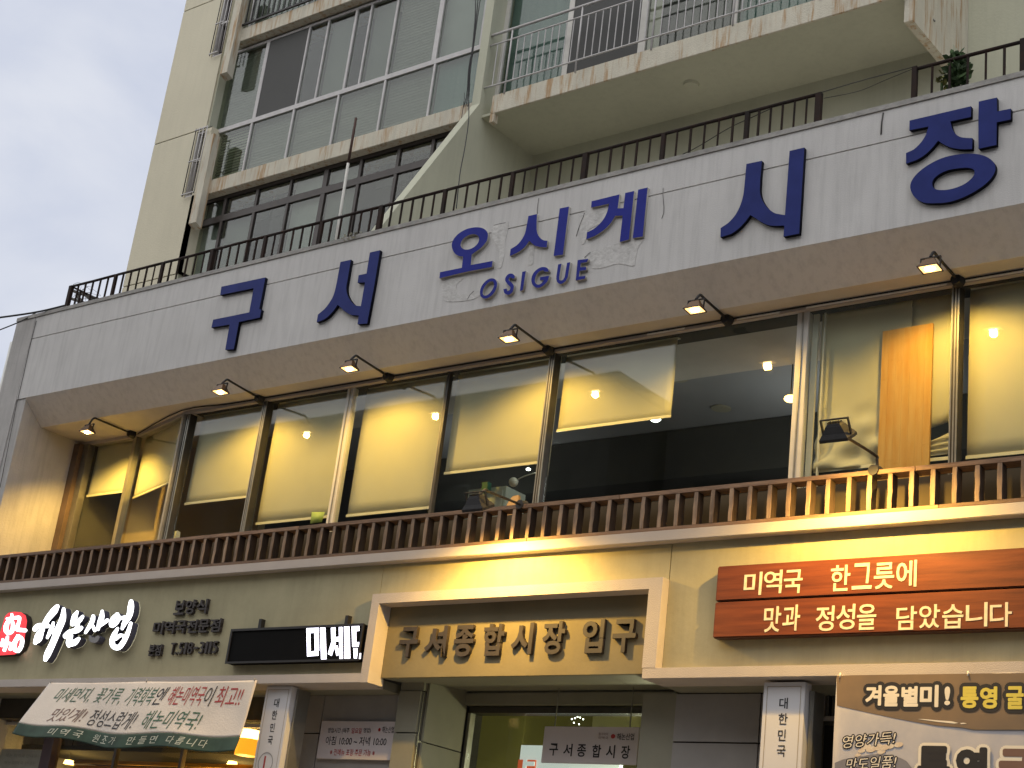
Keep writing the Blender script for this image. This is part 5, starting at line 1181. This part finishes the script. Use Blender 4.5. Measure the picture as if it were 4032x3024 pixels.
# windows low on the recess wall
wr = box('recess_window', -9.55, -7.2, 2.42, 2.458, 8.55, 9.18, M_cream, tw)
boxes('recess_window_opening', [(-9.50, -8.42, 2.405, 2.419, 8.58, 9.10), (-8.36, -7.25, 2.405, 2.419, 8.58, 9.10)], M_kinds['smoke'], wr)
for x_ in (-9.55, -8.42, -7.25): box('window_stile', x_, x_+.05, 2.38, 2.404, 8.55, 9.14, M_wframe, wr)
box('window_rail', -9.58, -7.18, 2.375, 2.404, 9.141, 9.18, M_wframe, wr)
boxes('wall_ledge', [(-9.7, -5.5, 2.40, 2.4595, 9.32, 9.345), (-7.0, -5.6, 2.36, 2.4595, 8.62, 8.95)], M_cream, tw)
boxes('wall_ledge', [(-5.3, -2.5, 2.78, 2.809, 8.95, 8.965), (-5.3, -2.5, 2.78, 2.809, 8.78, 8.79)], M_cream, tw)
# cable bundle down the big fin
cb_ = thing('cable_bundle', 'bundle of thin dark cables hanging down in front of the tower window bay', 'cable')
for k, off in enumerate((-.05, 0, .045)):
    P_ = [rg(2, 870+k*20, -60), rg(2, 868+k*8, 100), rg(2, 850+k*4, 300), rg(2, 825+k*6, 450), rg(2, 815+k*7, 600), rg(2, 795+k*12, 690)]
    tube('cable', arc([onY(p, 1.42) for p in P_]), .006, M_cable, cb_, 5)
tube('cable', arc([onY(p, 1.3-.22*i) for i, p in enumerate((rg(2, 825, 640), rg(2, 825, 780), rg(2, 800, 960), rg(2, 770, 1120), rg(2, 745, 1350)))]), .006, M_cable, cb_, 5)
for (a, b) in (((790, 690), (775, 800)), ((800, 600), (790, 700))):
    tube('cable', [onY(rg(2, *a), 1.45), onY(rg(2, *b), 1.45)], .004, M_cable, cb_, 5)
tag(tube('wall_wire', arc([onY(rg(3, *p), 2.0) for p in ((1580, -60), (1582, 20), (1595, 90), (1635, 138))]), .008, mat('grey_wire', (.25, .25, .22), .8), None, 6), 'short grey wire curling on the fin wall at the top right', 'wire')

# ================================================================== neighbour strip at the left and street opposite
nb = thing('neighbour_wall', 'sliver of pale neighbouring wall with a downpipe at the left edge', 'wall')
box('wall', -17.2, -16.62, .3, 6, 0, 7.55, M_pil, nb); tube('downpipe', [(-16.40, .1, 0), (-16.40, .1, 8.02)], .04, M_pot, nb, 8)
for k, (x0, x1, y1_, h, lab) in enumerate(((-46, -24, -22, 17, 'tall plain grey block across the street, furthest left behind the viewer'), (-23.5, -8, -24, 21, 'tallest plain block straight across the street behind the viewer'), (-7.5, 12, -21, 15, 'lower plain block across the street behind the viewer to the right'))):
    ob2 = thing('opposite_building', lab, 'building', 'blocks across the street')
    box('wall', x0, x1, y1_-9, y1_, 0, h, M_oppo, ob2); box('roof', x0-.2, x1+.2, y1_-9.2, y1_+.2, h+.001, h+.25, M_oppo, ob2)
    n = int((x1-x0)/3)
    for i in range(n):
        for j in range(int(h/3.2)-1): box('window', x0+1+i*3, x0+2.8+i*3, y1_-.02, y1_+.01, 4.2+j*3.0, 5.6+j*3.0, M_kinds['smoke'], ob2)
